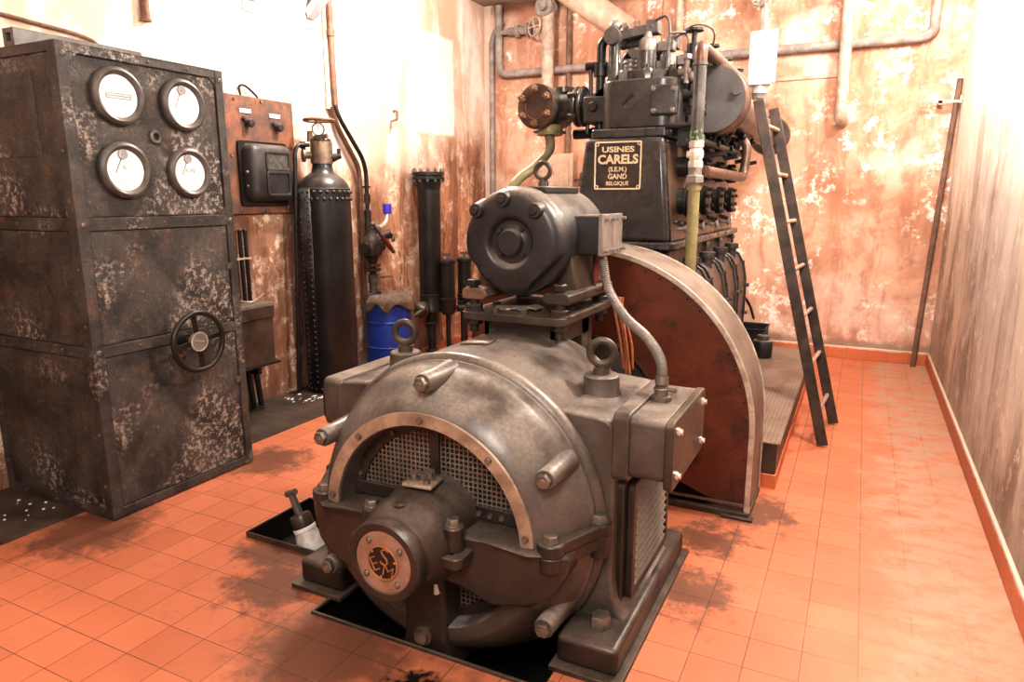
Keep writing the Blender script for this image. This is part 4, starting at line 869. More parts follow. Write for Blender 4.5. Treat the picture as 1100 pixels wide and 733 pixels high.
# eyebolts
def eyebolt(x, y, z, R, r, parent, mat='plate', nrm=(0, 1, 0)):
    e = obj('eyebolt', M().torus((x, y, z + .03 + R + r * .6), nrm, R, r, 36, 12).cyl((x, y, z), (x, y, z + .026), r * 2.1, r * 1.9, 24).cyl((x, y, z + .026), (x, y, z + .036), r * 1.3, n=16), mat, parent)
    return e
for s in (1, -1):
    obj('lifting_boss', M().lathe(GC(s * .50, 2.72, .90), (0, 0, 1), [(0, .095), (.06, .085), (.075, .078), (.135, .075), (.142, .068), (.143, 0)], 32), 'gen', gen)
    eyebolt(GX + s * .50, 2.72, 1.043, .050, .0175, gen, nrm=(-.25, 1, 0))
# maker's plate on the shell
a0 = math.radians(101); a1 = math.radians(89); nm = M(); rings = []
for yv in (2.60, 2.70): rings.append([nm.b.verts.new(GC(.646 * math.cos(a0 + (a1 - a0) * i / 8), yv, GZ + .646 * math.sin(a0 + (a1 - a0) * i / 8))) for i in range(9)])
nm._faces(rings, False); obj('rating_plate', nm, 'brass', gen, solid=.004, label='worn brass rating plate')
# terminal box, right
tb = obj('terminal_box', M().ext(rrect(2.39, 2.96, .715, .985, .03), 'X', GX + .66, GX + .725).ext(rrect(2.405, 2.945, .73, .972, .03), 'X', GX + .72, GX + .86), 'gen', gen, .006)
obj('lid', M().ext(rrect(2.375, 2.93, .712, .982, .028), 'X', GX + .862, GX + .895), 'plate', tb, .005)
sc = M(1)
for y in (2.43, 2.86):
    for z in (.765, .935): sc.hexa((GX + .895, y, z), (1, 0, 0), .016, .010).cyl((GX + .895, y, z), (GX + .915, y, z), .011, n=10)
pieces('bolt', sc, 'chrome', tb)
obj('cable_gland', M().lathe((-.663, 2.68, .97), (0, 0, 1), [(0, .042), (.02, .042), (.024, .028), (.06, .026), (.065, .02)], 24).torus((-.663, 2.68, 1.02), (0, 0, 1), .027, .006, 20, 8).cyl((-.64, 2.67, 1.02), (-.60, 2.66, 1.022), .009, n=10), 'bolt', tb)
tb2 = obj('terminal_box', M().ext(rrect(2.42, 2.95, .72, .95, .03), 'X', GX - .76, GX - .65), 'gen', gen, .008)
obj('lid', M().ext(rrect(2.44, 2.93, .74, .89, .02), 'X', GX - .785, GX - .755), 'gen_low', tb2, .004)
# louvred panels
for s in (1, -1):
    x0 = GX + s * .66
    ex = lambda a, b: (min(GX + s * a, GX + s * b), max(GX + s * a, GX + s * b))
    lp = obj('louvre_panel', M().ext(rrect(2.455, 3.10, .145, .69, .035), 'X', *ex(.66, .695)).strip(rrect(2.545, 3.04, .20, .63, .02), rrect(2.50, 3.08, .165, .665, .03), 'X', *ex(.695, .725)), 'gen_low', gen, .006)
    for k in range(11):
        z = .222 + k * .037
        sl = M().obox((GX + s * .712, 2.79, z), (.036, .49, .006), Matrix.Rotation(s * .75, 3, 'Y'))
        obj('slat', sl, 'gen', lp, .001)

# flexible hose
hz = [(-1.10, 3.16, 1.52), (-1.084, 3.15, 1.478), (-1.045, 3.12, 1.351), (-.925, 3.0, 1.247), (-.775, 2.85, 1.185), (-.69, 2.75, 1.12), (-.665, 2.69, 1.06), (-.663, 2.68, 1.03)]
hs = thing('flexible_conduit', 'grey ribbed flexible conduit hanging from the motor to the terminal box', 'conduit', (-.85, 2.9, 1.0))
def ribr(q): return .0205 + .0022 * math.sin(q * 2 * PI * 95)
def smooth(pts, sm):
    P = [V(p) for p in pts]; Q = []
    for i in range(len(P) - 1):
        a = P[i - 1] if i else P[0] * 2 - P[1]; b_, c_ = P[i], P[i + 1]; d = P[i + 2] if i + 2 < len(P) else P[-1] * 2 - P[-2]
        for k in range(sm):
            t = k / sm; Q.append(.5 * ((2 * b_) + (c_ - a) * t + (2 * a - 5 * b_ + 4 * c_ - d) * t * t + (3 * b_ - a - 3 * c_ + d) * t ** 3))
    Q.append(P[-1]); return Q
obj('ribbed_hose', M().tube(smooth(hz, 82), ribr, 14, 0), 'lid', hs, ang=70)
obj('end_sleeve', M().cyl((-.663, 2.68, 1.035), (-.664, 2.685, 1.07), .027, n=18), 'bolt', hs)

# ------------------------------------------------------------------ exciter motor on its platform
mp = thing('motor_platform', 'brown steel platform plate bolted on top of the generator, under the motor', 'platform', (GX, 3.18, 1.12))
obj('top_plate', M().ext(rrect(GX - .268, GX + .268, 2.85, 3.54, .035), 'Z', 1.197, 1.235), 'plate', mp, .004)
obj('pedestal', M().box(GX - .19, GX + .19, 2.95, 3.06, 1.09, 1.197).box(GX - .19, GX + .19, 3.3, 3.45, .95, 1.197).box(GX - .19, GX - .16, 2.95, 3.4, 1.08, 1.197).box(GX + .16, GX + .19, 2.95, 3.4, 1.08, 1.197), 'gen', mp, .004)
for sx in (-1, 1):
    for y in (2.915, 3.46):
        st_ = M(); p = V(GC(sx * .225, y, 0)); st_.cyl(p + V((0, 0, 1.13)), p + V((0, 0, 1.385)), .022, n=14).hexa(p + V((0, 0, 1.235)), (0, 0, 1), .045, .034, .3, .05).hexa(p + V((0, 0, 1.197)), (0, 0, -1), .042, .032, .1).hexa(p + V((0, 0, 1.355)), (0, 0, 1), .036, .03, .6)
        obj('stud_bolt', st_, 'gen_low', mp, .002)
sc = M(1)
for x, y in ((-.1, 2.9), (.05, 2.9), (.12, 3.0), (.2, 3.1), (.2, 3.3), (-.2, 3.1)): sc.hexa(GC(x, y, 1.235), (0, 0, 1), .020, .018, x)
pieces('plate_bolt', sc, 'plate', mp)
sh_ = M()
for k in range(4): sh_.obox(GC(-.10 + .055 * k, 2.98 + .02 * (k % 2), 1.245 + .004 * k), (.09, .05, .004), Matrix.Rotation(.5 * k, 3, 'Z') @ Matrix.Rotation(.2, 3, 'X'))
tag(obj('shim_strip', sh_, 'chrome'), 'bright crumpled metal shim strips on the motor platform', 'shims')

MZ = 1.57
mo = thing('exciter_motor', 'round black electric motor mounted on the platform over the generator', 'motor', (GX, 3.18, 1.29))
obj('shell', M().lathe((GX, 0, MZ), (0, 1, 0), [(2.915, .23), (2.92, .246), (2.935, .252), (2.96, .252), (2.965, .246), (3.46, .246), (3.50, .235), (3.53, .18), (3.54, 0)], 72), 'motor', mo)
# front cover: domed, lower corners cut away
fc = M(); NA = 72; prof = [(2.93, .248), (2.90, .246), (2.872, .238), (2.857, .224), (2.850, .205), (2.846, .16), (2.843, .128), (2.845, .118), (2.855, .110), (2.868, .103), (2.874, .098), (2.876, .0)]
rings = []
for t_, r_ in prof:
    ring = []
    for i in range(NA):
        a = 2 * PI * i / NA; u, w = r_ * math.cos(a), r_ * math.sin(a)
        lim = -.215 * 1.0
        k_ = 1.0
        dd = (abs(u) * .70 - w * .714)          # distance along the lower diagonals
        mx = .205
        if dd > mx and w < 0: k_ = mx / dd
        ring.append(fc.b.verts.new((GX + u * k_, t_, MZ + w * k_)))
    rings.append(ring)
fc._faces(rings[:-1], True, False, True)
obj('front_cover', fc, 'motor', mo, ang=50)
obj('bearing_cap', M().lathe((GX, 0, MZ), (0, -1, 0), [(-2.882, .098), (-2.876, .098), (-2.872, .07), (-2.868, .062), (-2.845, .060), (-2.836, .054), (-2.834, 0)], 40), 'motor', mo)
sc = M(1)
for k in range(4):
    a = math.radians(48 + 90 * k); sc.cut().cyl(GC(.080 * math.cos(a), 2.876, MZ + .080 * math.sin(a)), GC(.080 * math.cos(a), 2.858, MZ + .080 * math.sin(a)), .011, n=10)
pieces('screw', sc, 'gen_low', mo)
for a in (47.5, 98, 139):
    rl_ = .195 if a != 139 else .217
    a = math.radians(a); u, w = rl_ * math.cos(a), rl_ * math.sin(a)
    lg = obj('cover_lug', M().lathe(GC(u, 2.93, MZ + w), (0, -1, 0), [(0, .056), (.05, .044), (.085, .034), (.104, .031), (.107, 0)], 16), 'motor', mo)
    obj('bolt', M().hexa(GC(u, 2.824, MZ + w), (0, -1, 0), .018, .016, a), 'gen_low', lg)
for s in (1, -1):
    ft = M(); P = [(.14, 1.31), (.165, 1.290), (.272, 1.290), (.28, 1.298), (.28, 1.335), (.262, 1.345), (.16, 1.345)]
    ft.ext([(GX + s * u, z) for u, z in P], 'Y', 2.89, 3.50)
    P = [(.16, 1.34), (.262, 1.34), (.252, 1.40), (.238, 1.50), (.20, 1.52), (.17, 1.42)]
    ft.ext([(GX + s * u, z) for u, z in P], 'Y', 3.02, 3.46)
    obj('foot', ft, 'plate' if s > 0 else 'rustpipe', mo, .006)
obj('top_pad', M().box(GX - .09, GX + .12, 2.98, 3.4, 1.79, 1.822), 'motor', mo, .006)
eyebolt(GX + .03, 3.15, 1.822, .038, .011, mo)
xb = obj('connection_box', M().ext(rrect(3.10, 3.38, 1.505, 1.69, .012), 'X', GX + .15, GX + .335), 'motor', mo, .006)
for y0, y1 in ((3.095, 3.23), (3.238, 3.385)):
    ld = obj('lid', M().box(GX + .335, GX + .362, y0, y1, 1.50, 1.695), 'lid', xb, .005)
    sc = M(1)
    for z in (1.525, 1.672):
        for y in (y0 + .02, y1 - .02): sc.cut().cyl((GX + .362, y, z), (GX + .385, y, z), .009, n=8)
    pieces('screw', sc, 'lid', ld)
obj('box_neck', M().box(GX + .13, GX + .20, 3.06, 3.40, 1.47, 1.70), 'motor', mo, .012)
obj('red_sleeve', M().cyl((GX + .272, 3.26, 1.510), (GX + .272, 3.26, 1.36), .018, n=12).torus((GX + .292, 3.26, 1.345), (0, 1, 0), .025, .007, 20, 8), 'red', mo, label='short worn red rod under the box')

# orange cords hanging behind the platform
oc = M()
for k in range(5):
    x = GX + .275 + .012 * k; y = 3.60 + .01 * (k % 3)
    oc.tube([(x - .02, y, 1.24), (x - .01 + .008 * math.sin(k), y, 1.17), (x + .03 + .01 * math.sin(k * 2), y - .01, 1.0), (x + .05, y, .85 - .03 * (k % 2))], .008, 7, 5)
tag(obj('orange_cord', oc, 'orangecord'), 'hank of orange cord hanging behind the motor platform by the red guard', 'cord')

# ------------------------------------------------------------------ flywheel and guard
GR, GY0, GY1, GUZ = 1.005, 3.84, 4.26, .48
fw = thing('flywheel', 'dark iron flywheel behind the round opening of the red guard', 'flywheel', (GX, 4.05, .5))
obj('rim', M().lathe((GX, 0, GZ), (0, 1, 0), [(3.93, .70), (3.91, .74), (3.91, .88), (3.93, .90), (4.18, .90), (4.20, .88), (4.20, .74), (4.18, .70)], 64).lathe((GX, 0, GZ), (0, 1, 0), [(4.02, .1), (4.02, .72)], 64), 'gen_dark', fw)
obj('hub', M().lathe((GX, 0, GZ), (0, 1, 0), [(3.86, .12), (3.86, .30), (3.90, .43), (3.92, .43), (3.95, .36), (4.0, .3)], 48), 'plate', fw)
gd = thing('flywheel_guard', 'large red brown sheet metal flywheel guard with arched pale rim', 'flywheel guard', (GX, 4.05, 0))
def outline(rr, n=72):
    xr = GX + rr
    pts = [(xr, .0)] + [(GX + rr * math.cos(PI * i / n), GUZ + rr * math.sin(PI * i / n)) for i in range(n + 1)] + [(GX - rr, 0)]
    return pts
xcut = GX - .76
def clampx(P): return [(max(x, xcut), z) for x, z in P]
no = 75
oo = clampx(outline(GR - .006))
inn = [(GX + .47 * math.cos(-.6 + (PI + 1.2) * i / (len(oo) - 1)), GZ + .47 * math.sin(-.6 + (PI + 1.2) * i / (len(oo) - 1))) for i in range(len(oo))]
sh = M(); sh.strip(inn, oo, 'Y', GY0, GY0 + .006, False)
obj('front_sheet', sh, 'guard', gd)
obj('opening_lip', M().strip([(GX + .462 * math.cos(-.6 + (PI + 1.2) * i / 60), GZ + .462 * math.sin(-.6 + (PI + 1.2) * i / 60)) for i in range(61)], [(GX + .476 * math.cos(-.6 + (PI + 1.2) * i / 60), GZ + .476 * math.sin(-.6 + (PI + 1.2) * i / 60)) for i in range(61)], 'Y', GY0 - .012, GY0 + .05, False), 'plate', gd)
obj('rim_band', M().strip(clampx(outline(GR - .012)), clampx(outline(GR - .004)), 'Y', GY0 + .002, GY1, False), 'rim', gd)
obj('front_edge', M().strip(clampx(outline(GR - .030)), clampx(outline(GR)), 'Y', GY0 - .010, GY0 + .006, False), 'rimedge', gd, .003)
obj('rear_edge', M().strip(clampx(outline(GR - .02)), clampx(outline(GR + .004)), 'Y', GY1 - .012, GY1 + .004, False), 'rimedge', gd, .003)
rv = M(1)
for k in range(22):
    a = PI * .66 * k / 21; rv.sphere((GX + .955 * math.cos(a), GY0 - .002, GUZ + .955 * math.sin(a)), .007, (1, .6, 1), 8, 6)
for z in (.1, .22, .34): rv.sphere((GX + .955, GY0 - .002, z), .007, (1, .6, 1), 8, 6)
pieces('rivet', rv, 'black', gd)
obj('base_flange', M().box(GX - .76, GX + 1.005, GY0 - .03, GY0 + .01, .0, .035).box(GX + .86, GX + 1.03, GY0 - .055, GY0 + .0, 0, .016).box(GX + .97, GX + 1.01, GY0, GY1, 0, .03), 'plate', gd, .003)
obj('base_seam', M().box(GX + .30, GX + .98, GY0 - .006, GY0 + .002, .062, .078), 'rim', gd, .001)

# ------------------------------------------------------------------ diesel engine
EX = -1.41
en = thing('diesel_engine', 'black four-cylinder stationary diesel engine with maker plate', 'engine', (EX, 5.6, 0))
CYL = [4.70, 5.23, 5.76, 6.29]
EB = 6.62
obj('bedplate', M().box(-2.05, -.80, 4.30, 7.05, 0, .30), 'eng', en, .01)
obj('bed_flange', M().box(-2.0, -.86, 4.36, 6.95, .30, .37), 'eng_brown', en, .006)
sc = M(1)
for y in (4.6, 5.0, 5.5, 6.0, 6.5, 6.8): sc.hexa((-.895, y, .37), (0, 0, 1), .03, .035, y).cyl((-.895, y, .37), (-.895, y, .43), .015, n=10)
pieces('bed_nut', sc, 'plate', en)
obj('crankcase', M().box(-1.76, -1.08, 4.40, 6.75, .37, 1.44), 'eng_brown', en, .015)
# taper column
def loft(bot, top_, z0, z1, name, mat, bevel, seg=3):
    q = M(); r0 = [q.b.verts.new((*p, z0)) for p in bot]; r1 = [q.b.verts.new((*p, z1)) for p in top_]; q._faces([r0, r1])
    return obj(name, q, mat, en, bevel, seg)
rect = lambda x0, x1, y0, y1: [(x0, y0), (x1, y0), (x1, y1), (x0, y1)]
loft(rect(-1.735, -1.085, 4.385, EB + .10), rect(-1.665, -1.145, 4.41, EB), 1.49, 2.14, 'column', 'eng', .03)
loft(rect(-1.083, -1.075, 4.43, EB + .08), rect(-1.141, -1.135, 4.45, EB - .02), 1.495, 2.10, 'side_cladding', 'eng_brown', .004, 2)
obj('column_ledge', M().ext(rrect(-1.80, -1.045, 4.335, 6.88, .03), 'Z', 1.44, 1.49), 'eng', en, .01)
obj('deck', M().ext(rrect(-1.64, -1.13, 4.44, EB, .03), 'Z', 2.14, 2.20), 'eng', en, .01)
# name plate
npY = 4.385
npx0, npx1, npz0, npz1 = -1.587, -1.276, 1.818, 2.118
def ycol(z): return 4.385 + (z - 1.49) / .65 * .025
np_ = obj('name_plate', M().ext(rrect(npx0, npx1, npz0, npz1, .012), 'Y', ycol(1.95) - .012, ycol(1.95) + .004), 'nameblack', en, label='dark plate with raised brass lettering and border')
yp = ycol(1.95) - .012
bd = M(); bd.strip(rrect(npx0 + .010, npx1 - .010, npz0 + .010, npz1 - .010, .008), rrect(npx0, npx1, npz0, npz1, .012), 'Y', yp - .003, yp)
for x in (npx0 + .017, npx1 - .017):
    for z in (npz0 + .017, npz1 - .017): bd.cyl((x, yp, z), (x, yp - .004, z), .013, n=14)
obj('plate_border', bd, 'namebrass', np_)
tx = M(); cxn = (npx0 + npx1) / 2
for body, z, cap, wid, off in (('USINES', 2.066, .033, .214, .0016), ('CARELS', 2.004, .053, .268, .0030), ('(S.E.M.)', 1.944, .028, .120, .0010), ('GAND', 1.899, .031, .128, .0014), ('BELGIQUE', 1.856, .024, .150, .0010)):
    t0_ = M().text(body, 1., Matrix.Identity(4), 0, 'CENTER', 1.0, off / (cap / .7)); xs = [v.co.x for v in t0_.b.verts]; w0_ = max(xs) - min(xs); t0_.b.free()
    tx.text(body, 1., Matrix.Translation((cxn, yp - .001, z)) @ RX @ Matrix.Diagonal((wid / w0_, cap / .69, .0016, 1)), 1., 'CENTER', 1.0, off / (cap / .7))
obj('lettering', tx, 'namebrass', np_)
sc = M(1)
for k in range(4): sc.cut().cyl((npx0 + .017 + (npx1 - npx0 - .034) * (k % 2), yp - .004, npz0 + .017 + (npz1 - npz0 - .034) * (k // 2)), (npx0 + .017 + (npx1 - npx0 - .034) * (k % 2), yp - .007, npz0 + .017 + (npz1 - npz0 - .034) * (k // 2)), .006, n=8)
pieces('plate_screw', sc, 'nameblack', np_)
# inspection discs, side bolts and doors
def inspect(y, z, r):
    x = -1.083 - (z - 1.49) / .65 * .055
    d = obj('inspection_cover', M().lathe((x - .02, y, z), (1, 0, 0), [(0, r * .82), (.07, r * .82), (.072, r), (.088, r), (.09, r * .92), (.094, r * .92), (.096, r), (.112, r), (.114, r * .6), (.118, 0)], 32), 'black', en)
    q = M(1)
    for k in range(8):
        a = PI / 4 * k + .4; q.hexa((x + .092, y + math.cos(a) * r * .84, z + math.sin(a) * r * .84), (1, 0, 0), .014, .022)
    pieces('nut', q, 'black', d)
for y in CYL: inspect(y, 1.745, .105)
for y in CYL: inspect(y + .03, 1.965, .080)
sc = M(1)
for y in CYL:
    for dy, z in ((-.16, 1.615), (.0, 1.60), (.13, 1.575)):
        x = -1.083 - (z - 1.49) / .65 * .055; sc.hexa((x, y + dy, z), (1, 0, 0), .016, .03).cyl((x, y + dy, z), (x + .05, y + dy, z), .008, n=8)
pieces('side_stud', sc, 'black', en)
sc = M(1)
for y in CYL:
    x = -1.02; sc.cut().lathe((x - .07, y - .08, 1.565), (1, 0, 0), [(0, .012), (.05, .012), (.055, .026), (.07, .028), (.075, .015), (.078, 0)], 14)
pieces('side_cock', sc, 'lid', en)
for y in CYL:
    P = [(-1.09, .42), (-.93, .42), (-.905, .60), (-.895, .85), (-.90, 1.05), (-.925, 1.18), (-.975, 1.27), (-1.03, 1.305), (-1.09, 1.31)]
    dm = M(); dm.ext([(x, z) for x, z in P], 'Y', y - .19, y + .19)
    dd_ = obj('crank_door', dm, 'eng_brown', en, .010)
    dm = M(); P2 = [(x + .014 if x > -1.08 else x, z + (.012 if z > 1 else 0)) for x, z in P]; dm.ext(P2, 'Y', y - .215, y - .185).ext(P2, 'Y', y + .185, y + .215)
    obj('door_flange', dm, 'eng', dd_, .006)
    sc = M(1)
    for z, x in ((.5, -.90), (.75, -.88), (1.0, -.88), (1.2, -.93)):
        for s in (-1, 1): sc.hexa((x - .01, y + s * .2, z), (1, 0, 0), .016, .03)
    pieces('door_bolt', sc, 'black', dd_)
    obj('breather_cap', M().lathe((-1.0, y, 1.26), (0, 0, 1), [(0, .04), (.07, .04), (.075, .058), (.115, .058), (.12, .05), (.122, 0)], 20), 'eng', dd_)
for y in (CYL[0] + .27, CYL[1] + .27, CYL[2] + .27, EB + .05):
    obj('tie_stud', M().cyl((-1.06, y, 1.25), (-1.06, y, 1.44), .012, n=10).hexa((-1.06, y, 1.40), (0, 0, 1), .024, .03), 'bezel', en)

# cylinder heads and valve gear, four alike
HX0, HX1 = -1.60, -1.085; HC = (HX0 + HX1) / 2
def head(y):
    h = obj('cylinder_head', M().ext(rrect(HX0, HX1, y - .235, y + .235, .12, 8), 'Z', 2.20, 2.50), 'eng', en, .012, 3)
    y0 = y - .235
    if y < 5:
        obj('slot_disc', M().cyl((HC - .06, y0 + .01, 2.375), (HC - .06, y0 - .004, 2.375), .060, n=28), 'eng', h)
        obj('slot', M().bar((HC - .093, y0 - .006, 2.345), (HC - .025, y0 - .006, 2.405), .018, .006, (0, 1, 0)), 'gen_dark', h)
        hc = obj('hand_hole_cover', M().obox((HC + .175, y0 + .005, 2.36), (.165, .06, .18), Matrix.Rotation(.06, 3, 'Z')), 'eng', h, .014, 3)
        sc = M(1)
        for dx in (-.06, .06):
            for dz in (-.064, .064): sc.hexa((HC + .175 + dx, y0 - .022 + dx * .06, 2.36 + dz), (0, -1, 0), .017, .018, dx).cyl((HC + .175 + dx, y0 - .022 + dx * .06, 2.36 + dz), (HC + .175 + dx, y0 - .050 + dx * .06, 2.36 + dz), .008, n=8)
        pieces('stud', sc, 'lid', hc)
    obj('head_flange', M().lathe((HC, y, 2.50), (0, 0, 1), [(0, .20), (.055, .20), (.06, .19), (.06, 0)], 36), 'eng', h)
    sc = M(1)
    for k in range(8):
        a = PI / 4 * k + .25; p = V((HC + math.cos(a) * .215, y + math.sin(a) * .20, 2.50)); sc.hexa(p, (0, 0, 1), .032, .06, a).cyl(p, p + V((0, 0, .085)), .016, n=10)
    pieces('head_nut', sc, 'eng', h)
    obj('injector_body', M().lathe((HC + .0, y - .04, 2.56), (0, 0, 1), [(0, .062), (.13, .062), (.135, .045), (.14, 0)], 24).lathe((HC - .0, y - .10, 2.63), (0, -1, 0), [(0, .01), (.003, .01)], 10), 'eng', h)
    obj('injector_nut', M().lathe((HC + .0, y - .04, 2.69), (0, 0, 1), [(0, .054), (.02, .058), (.065, .056), (.08, .042), (.085, .03), (.115, .028), (.12, 0)], 16), 'lid', h)
    # rocker post and arm
    px = HC - .215
    obj('rocker_post', M().lathe((px, y - .05, 2.50), (0, 0, 1), [(0, .05), (.03, .048), (.04, .040), (.24, .037), (.26, .04)], 24), 'eng', h)
    obj('rocker_pivot', M().lathe((px, y - .13, 2.79), (0, 1, 0), [(0, .03), (.0, .052), (.03, .056), (.05, .05), (.12, .05), (.125, .058), (.15, .058), (.155, 0)], 24), 'bezel', h)
    obj('oil_cup', M().sphere((px - .0, y - .05, 2.865), .042, (1, 1, .85), 14, 10).cyl((px + .05, y - .05, 2.85), (px + .085, y - .05, 2.865), .022, n=10), 'lid', h)
    obj('rocker_arm', M().bar((px + .03, y - .03, 2.80), (HC + .03, y + .0, 2.835), .055, .06).bar((px + .0, y + .06, 2.77), (HC - .02, y + .07, 2.79), .05, .07).cyl((px, y - .05, 2.78), (px, y + .16, 2.78), .03, n=14), 'eng', h, .008)
    obj('arm_block', M().box(HC - .015, HC + .065, y - .05, y + .05, 2.80, 2.88).cyl((HC + .025, y - .052, 2.84), (HC + .025, y - .046, 2.84), .012, n=8), 'bezel', h, .006)
    obj('push_rod', M().pipe([(px - .10, y - .03, 2.20), (px - .10, y - .03, 2.78), (px - .02, y - .03, 2.81)], .032, .06).cyl((px - .10, y - .03, 2.56), (px - .10, y - .03, 2.64), .048, n=14).cyl((px - .16, y - .03, 2.62), (px - .05, y - .05, 2.62), .026, n=12), 'black', h)
    obj('linkage_rod', M().tube([(px - .185, y - .04, 2.20), (px - .18, y - .04, 2.35), (px - .165, y - .04, 2.45), (px - .17, y - .04, 2.62)], .014, 8, 4).cyl((px - .20, y - .04, 2.63), (px - .12, y - .04, 2.63), .026, n=12), 'black', h)
    obj('fuel_pipe', M().tube([(HC + .05, y - .05, 2.87), (HC + .12, y - .06, 2.885), (HC + .15, y - .07, 2.80), (HC + .145, y - .08, 2.62)], .009, 8, 6).cyl((HC + .145, y - .08, 2.56), (HC + .145, y - .08, 2.64), .028, .02, 12).cyl((HC + .145, y - .08, 2.64), (HC + .145, y - .08, 2.67), .014, n=10), 'bezel', h)
    obj('starting_valve', M().cyl((HC + .10, y + .07, 2.55), (HC + .10, y + .07, 2.64), .045, n=16).cyl((HC + .10, y + .07, 2.64), (HC + .10, y + .07, 2.70), .03, n=14).box(HC + .05, HC + .15, y + .03, y + .11, 2.70, 2.76), 'lid', h, .004)
    obj('valve_spring', M().cyl((HC - .13, y + .03, 2.55), (HC - .13, y + .03, 2.66), .045, n=16).torus((HC - .13, y + .03, 2.58), (0, 0, 1), .045, .008, 20, 6).torus((HC - .13, y + .03, 2.61), (0, 0, 1), .045, .008, 20, 6).torus((HC - .13, y + .03, 2.64), (0, 0, 1), .045, .008, 20, 6), 'lid', h)
    # gear on the right-hand flank
    obj('indicator_cock', M().cyl((HX1 - .02, y - .14, 2.53), (HX1 + .05, y - .16, 2.53), .022, n=12).cyl((HX1 + .03, y - .16, 2.46), (HX1 + .03, y - .16, 2.60), .018, n=10).hexa((HX1 + .03, y - .16, 2.60), (0, 0, 1), .03, .03).sphere((HX1 + .06, y - .15, 2.50), .03, (1, 1, 1), 10, 8), 'lid', h)
    obj('flank_valve', M().cyl((HX1 - .01, y - .08, 2.40), (HX1 + .07, y - .08, 2.40), .035, n=14).cyl((HX1 + .05, y - .08, 2.33), (HX1 + .05, y - .08, 2.60), .028, n=12).cyl((HX1 + .05, y - .08, 2.60), (HX1 + .05, y - .08, 2.70), .045, n=14).cyl((HX1 + .05, y - .08, 2.70), (HX1 + .05, y - .08, 2.78), .016, n=10).cyl((HX1 + .05, y - .08, 2.775), (HX1 + .05, y - .08, 2.79), .055, n=16), 'black', h)
    obj('exhaust_branch', M().cyl((HX1 - .05, y + .08, 2.36), (-.98, y + .08, 2.38), .085, n=20).cyl((HX1 + .0, y + .08, 2.36), (HX1 + .03, y + .08, 2.363), .115, n=20), 'eng', h)
    obj('fuel_pump', M().box(HX1 + .0, HX1 + .10, y - .20, y - .02, 2.08, 2.19).cyl((HX1 + .06, y - .15, 2.16), (HX1 + .06, y - .15, 2.27), .028, n=12).cyl((HX1 + .06, y - .06, 2.16), (HX1 + .06, y - .06, 2.25), .03, n=12).cyl((HX1 + .1, y - .15, 2.13), (HX1 + .16, y - .15, 2.13), .02, n=10).hexa((HX1 + .1, y - .06, 2.13), (1, 0, 0), .03, .03), 'black', h, .006)
    return h
for y in CYL: head(y)
obj('control_shaft', M().cyl((HX1 + .12, 4.5, 2.12), (HX1 + .12, 6.6, 2.12), .022, n=12).cyl((HX1 + .06, 4.46, 2.10), (HX1 + .06, 4.40, 2.10), .024, n=12).cyl((HX1 - .05, 4.43, 2.20), (HX1 + .17, 4.43, 2.20), .018, n=10), 'black', en)
lev = M()
for y in (4.95, 5.45, 5.98, 6.5): lev.cut().bar((HX1 + .12, y, 2.12), (HX1 + .17, y, 2.24), .02, .03).sphere((HX1 + .17, y, 2.24), .026, (1, 1, 1), 10, 8).cut().bar((HX1 + .10, y + .12, 2.05), (HX1 + .2, y + .12, 2.07), .02, .03)
pieces('control_lever', lev, 'black', en)
tb_ = M()
tb_.tube([(HC + .15, 4.62, 2.78), (HC + .28, 4.75, 2.80), (HX1 + .03, 4.7, 2.79), (HX1 + .06, 4.64, 2.70)], .008, 8, 6)
tb_.tube([(HC + .03, 5.2, 2.86), (HC + .2, 5.1, 2.92), (HC + .35, 5.0, 2.84), (HX1 + .05, 5.1, 2.7)], .007, 8, 6)
obj('fuel_line', tb_, 'bezel', en)
# exhaust drum and pipe along the right-hand side
obj('exhaust_drum', M().lathe((-.945, 0, 2.39), (0, 1, 0), [(4.80, 0), (4.80, .208), (4.805, .213), (4.98, .213), (4.985, .218), (5.0, .218), (5.003, .213), (5.04, .21), (5.06, .12)], 56), 'eng_brown', en)
obj('drum_end', M().cyl((-.945, 4.797, 2.39), (-.945, 4.803, 2.39), .205, n=56).cyl((-.945 + .155, 4.80, 2.43), (-.945 + .155, 4.775, 2.43), .026, n=18), 'enddisc', en, label='flat dark grey end disc')
obj('exhaust_pipe', M().cyl((-.945, 5.05, 2.39), (-.945, 7.95, 2.39), .125, n=36).lathe((-.945, 0, 2.39), (0, 1, 0), [(7.88, .125), (7.88, .19), (7.93, .20), (7.98, .19), (7.98, 0)], 36), 'eng_brown', en)
obj('exhaust_cradle', M().obox((-1.0, 5.5, 2.235), (.10, 1.3, .03), Matrix.Rotation(0, 3, 'X')), 'black', en, .004)
# inlet chamber on the left front
ch = obj('inlet_chamber', M().lathe((-2.045, 0, 2.385), (0.10, 1, 0), [(4.63, .0), (4.63, .10)], 40, x=(1, 0, 0)), 'eng', en)
ax = V((.16, 1, 0)).normalized(); c0 = V((-2.09, 4.60, 2.385))
obj('chamber_body', M().lathe(c0, ax, [(.0, .10), (.0, .148), (.028, .150), (.032, .132), (.30, .132), (.34, .10), (.36, 0)], 44), 'eng', ch)
obj('chamber_cover', M().lathe(c0, -ax, [(-.002, .152), (.022, .150), (.026, .142), (.026, .086), (.022, .082), (.020, 0)], 44), 'eng_brown', ch)
sc = M(1); fx, fy, fd = frame_of(ax)
for k in range(6):
    a = PI / 3 * k + .5; p = c0 - ax * .024 + (fx * math.cos(a) + fy * math.sin(a)) * .115
    sc.hexa(p, -ax, .026, .03, a).cyl(p, p - ax * .055, .013, n=10)
pieces('stud', sc, 'rustpipe', ch)
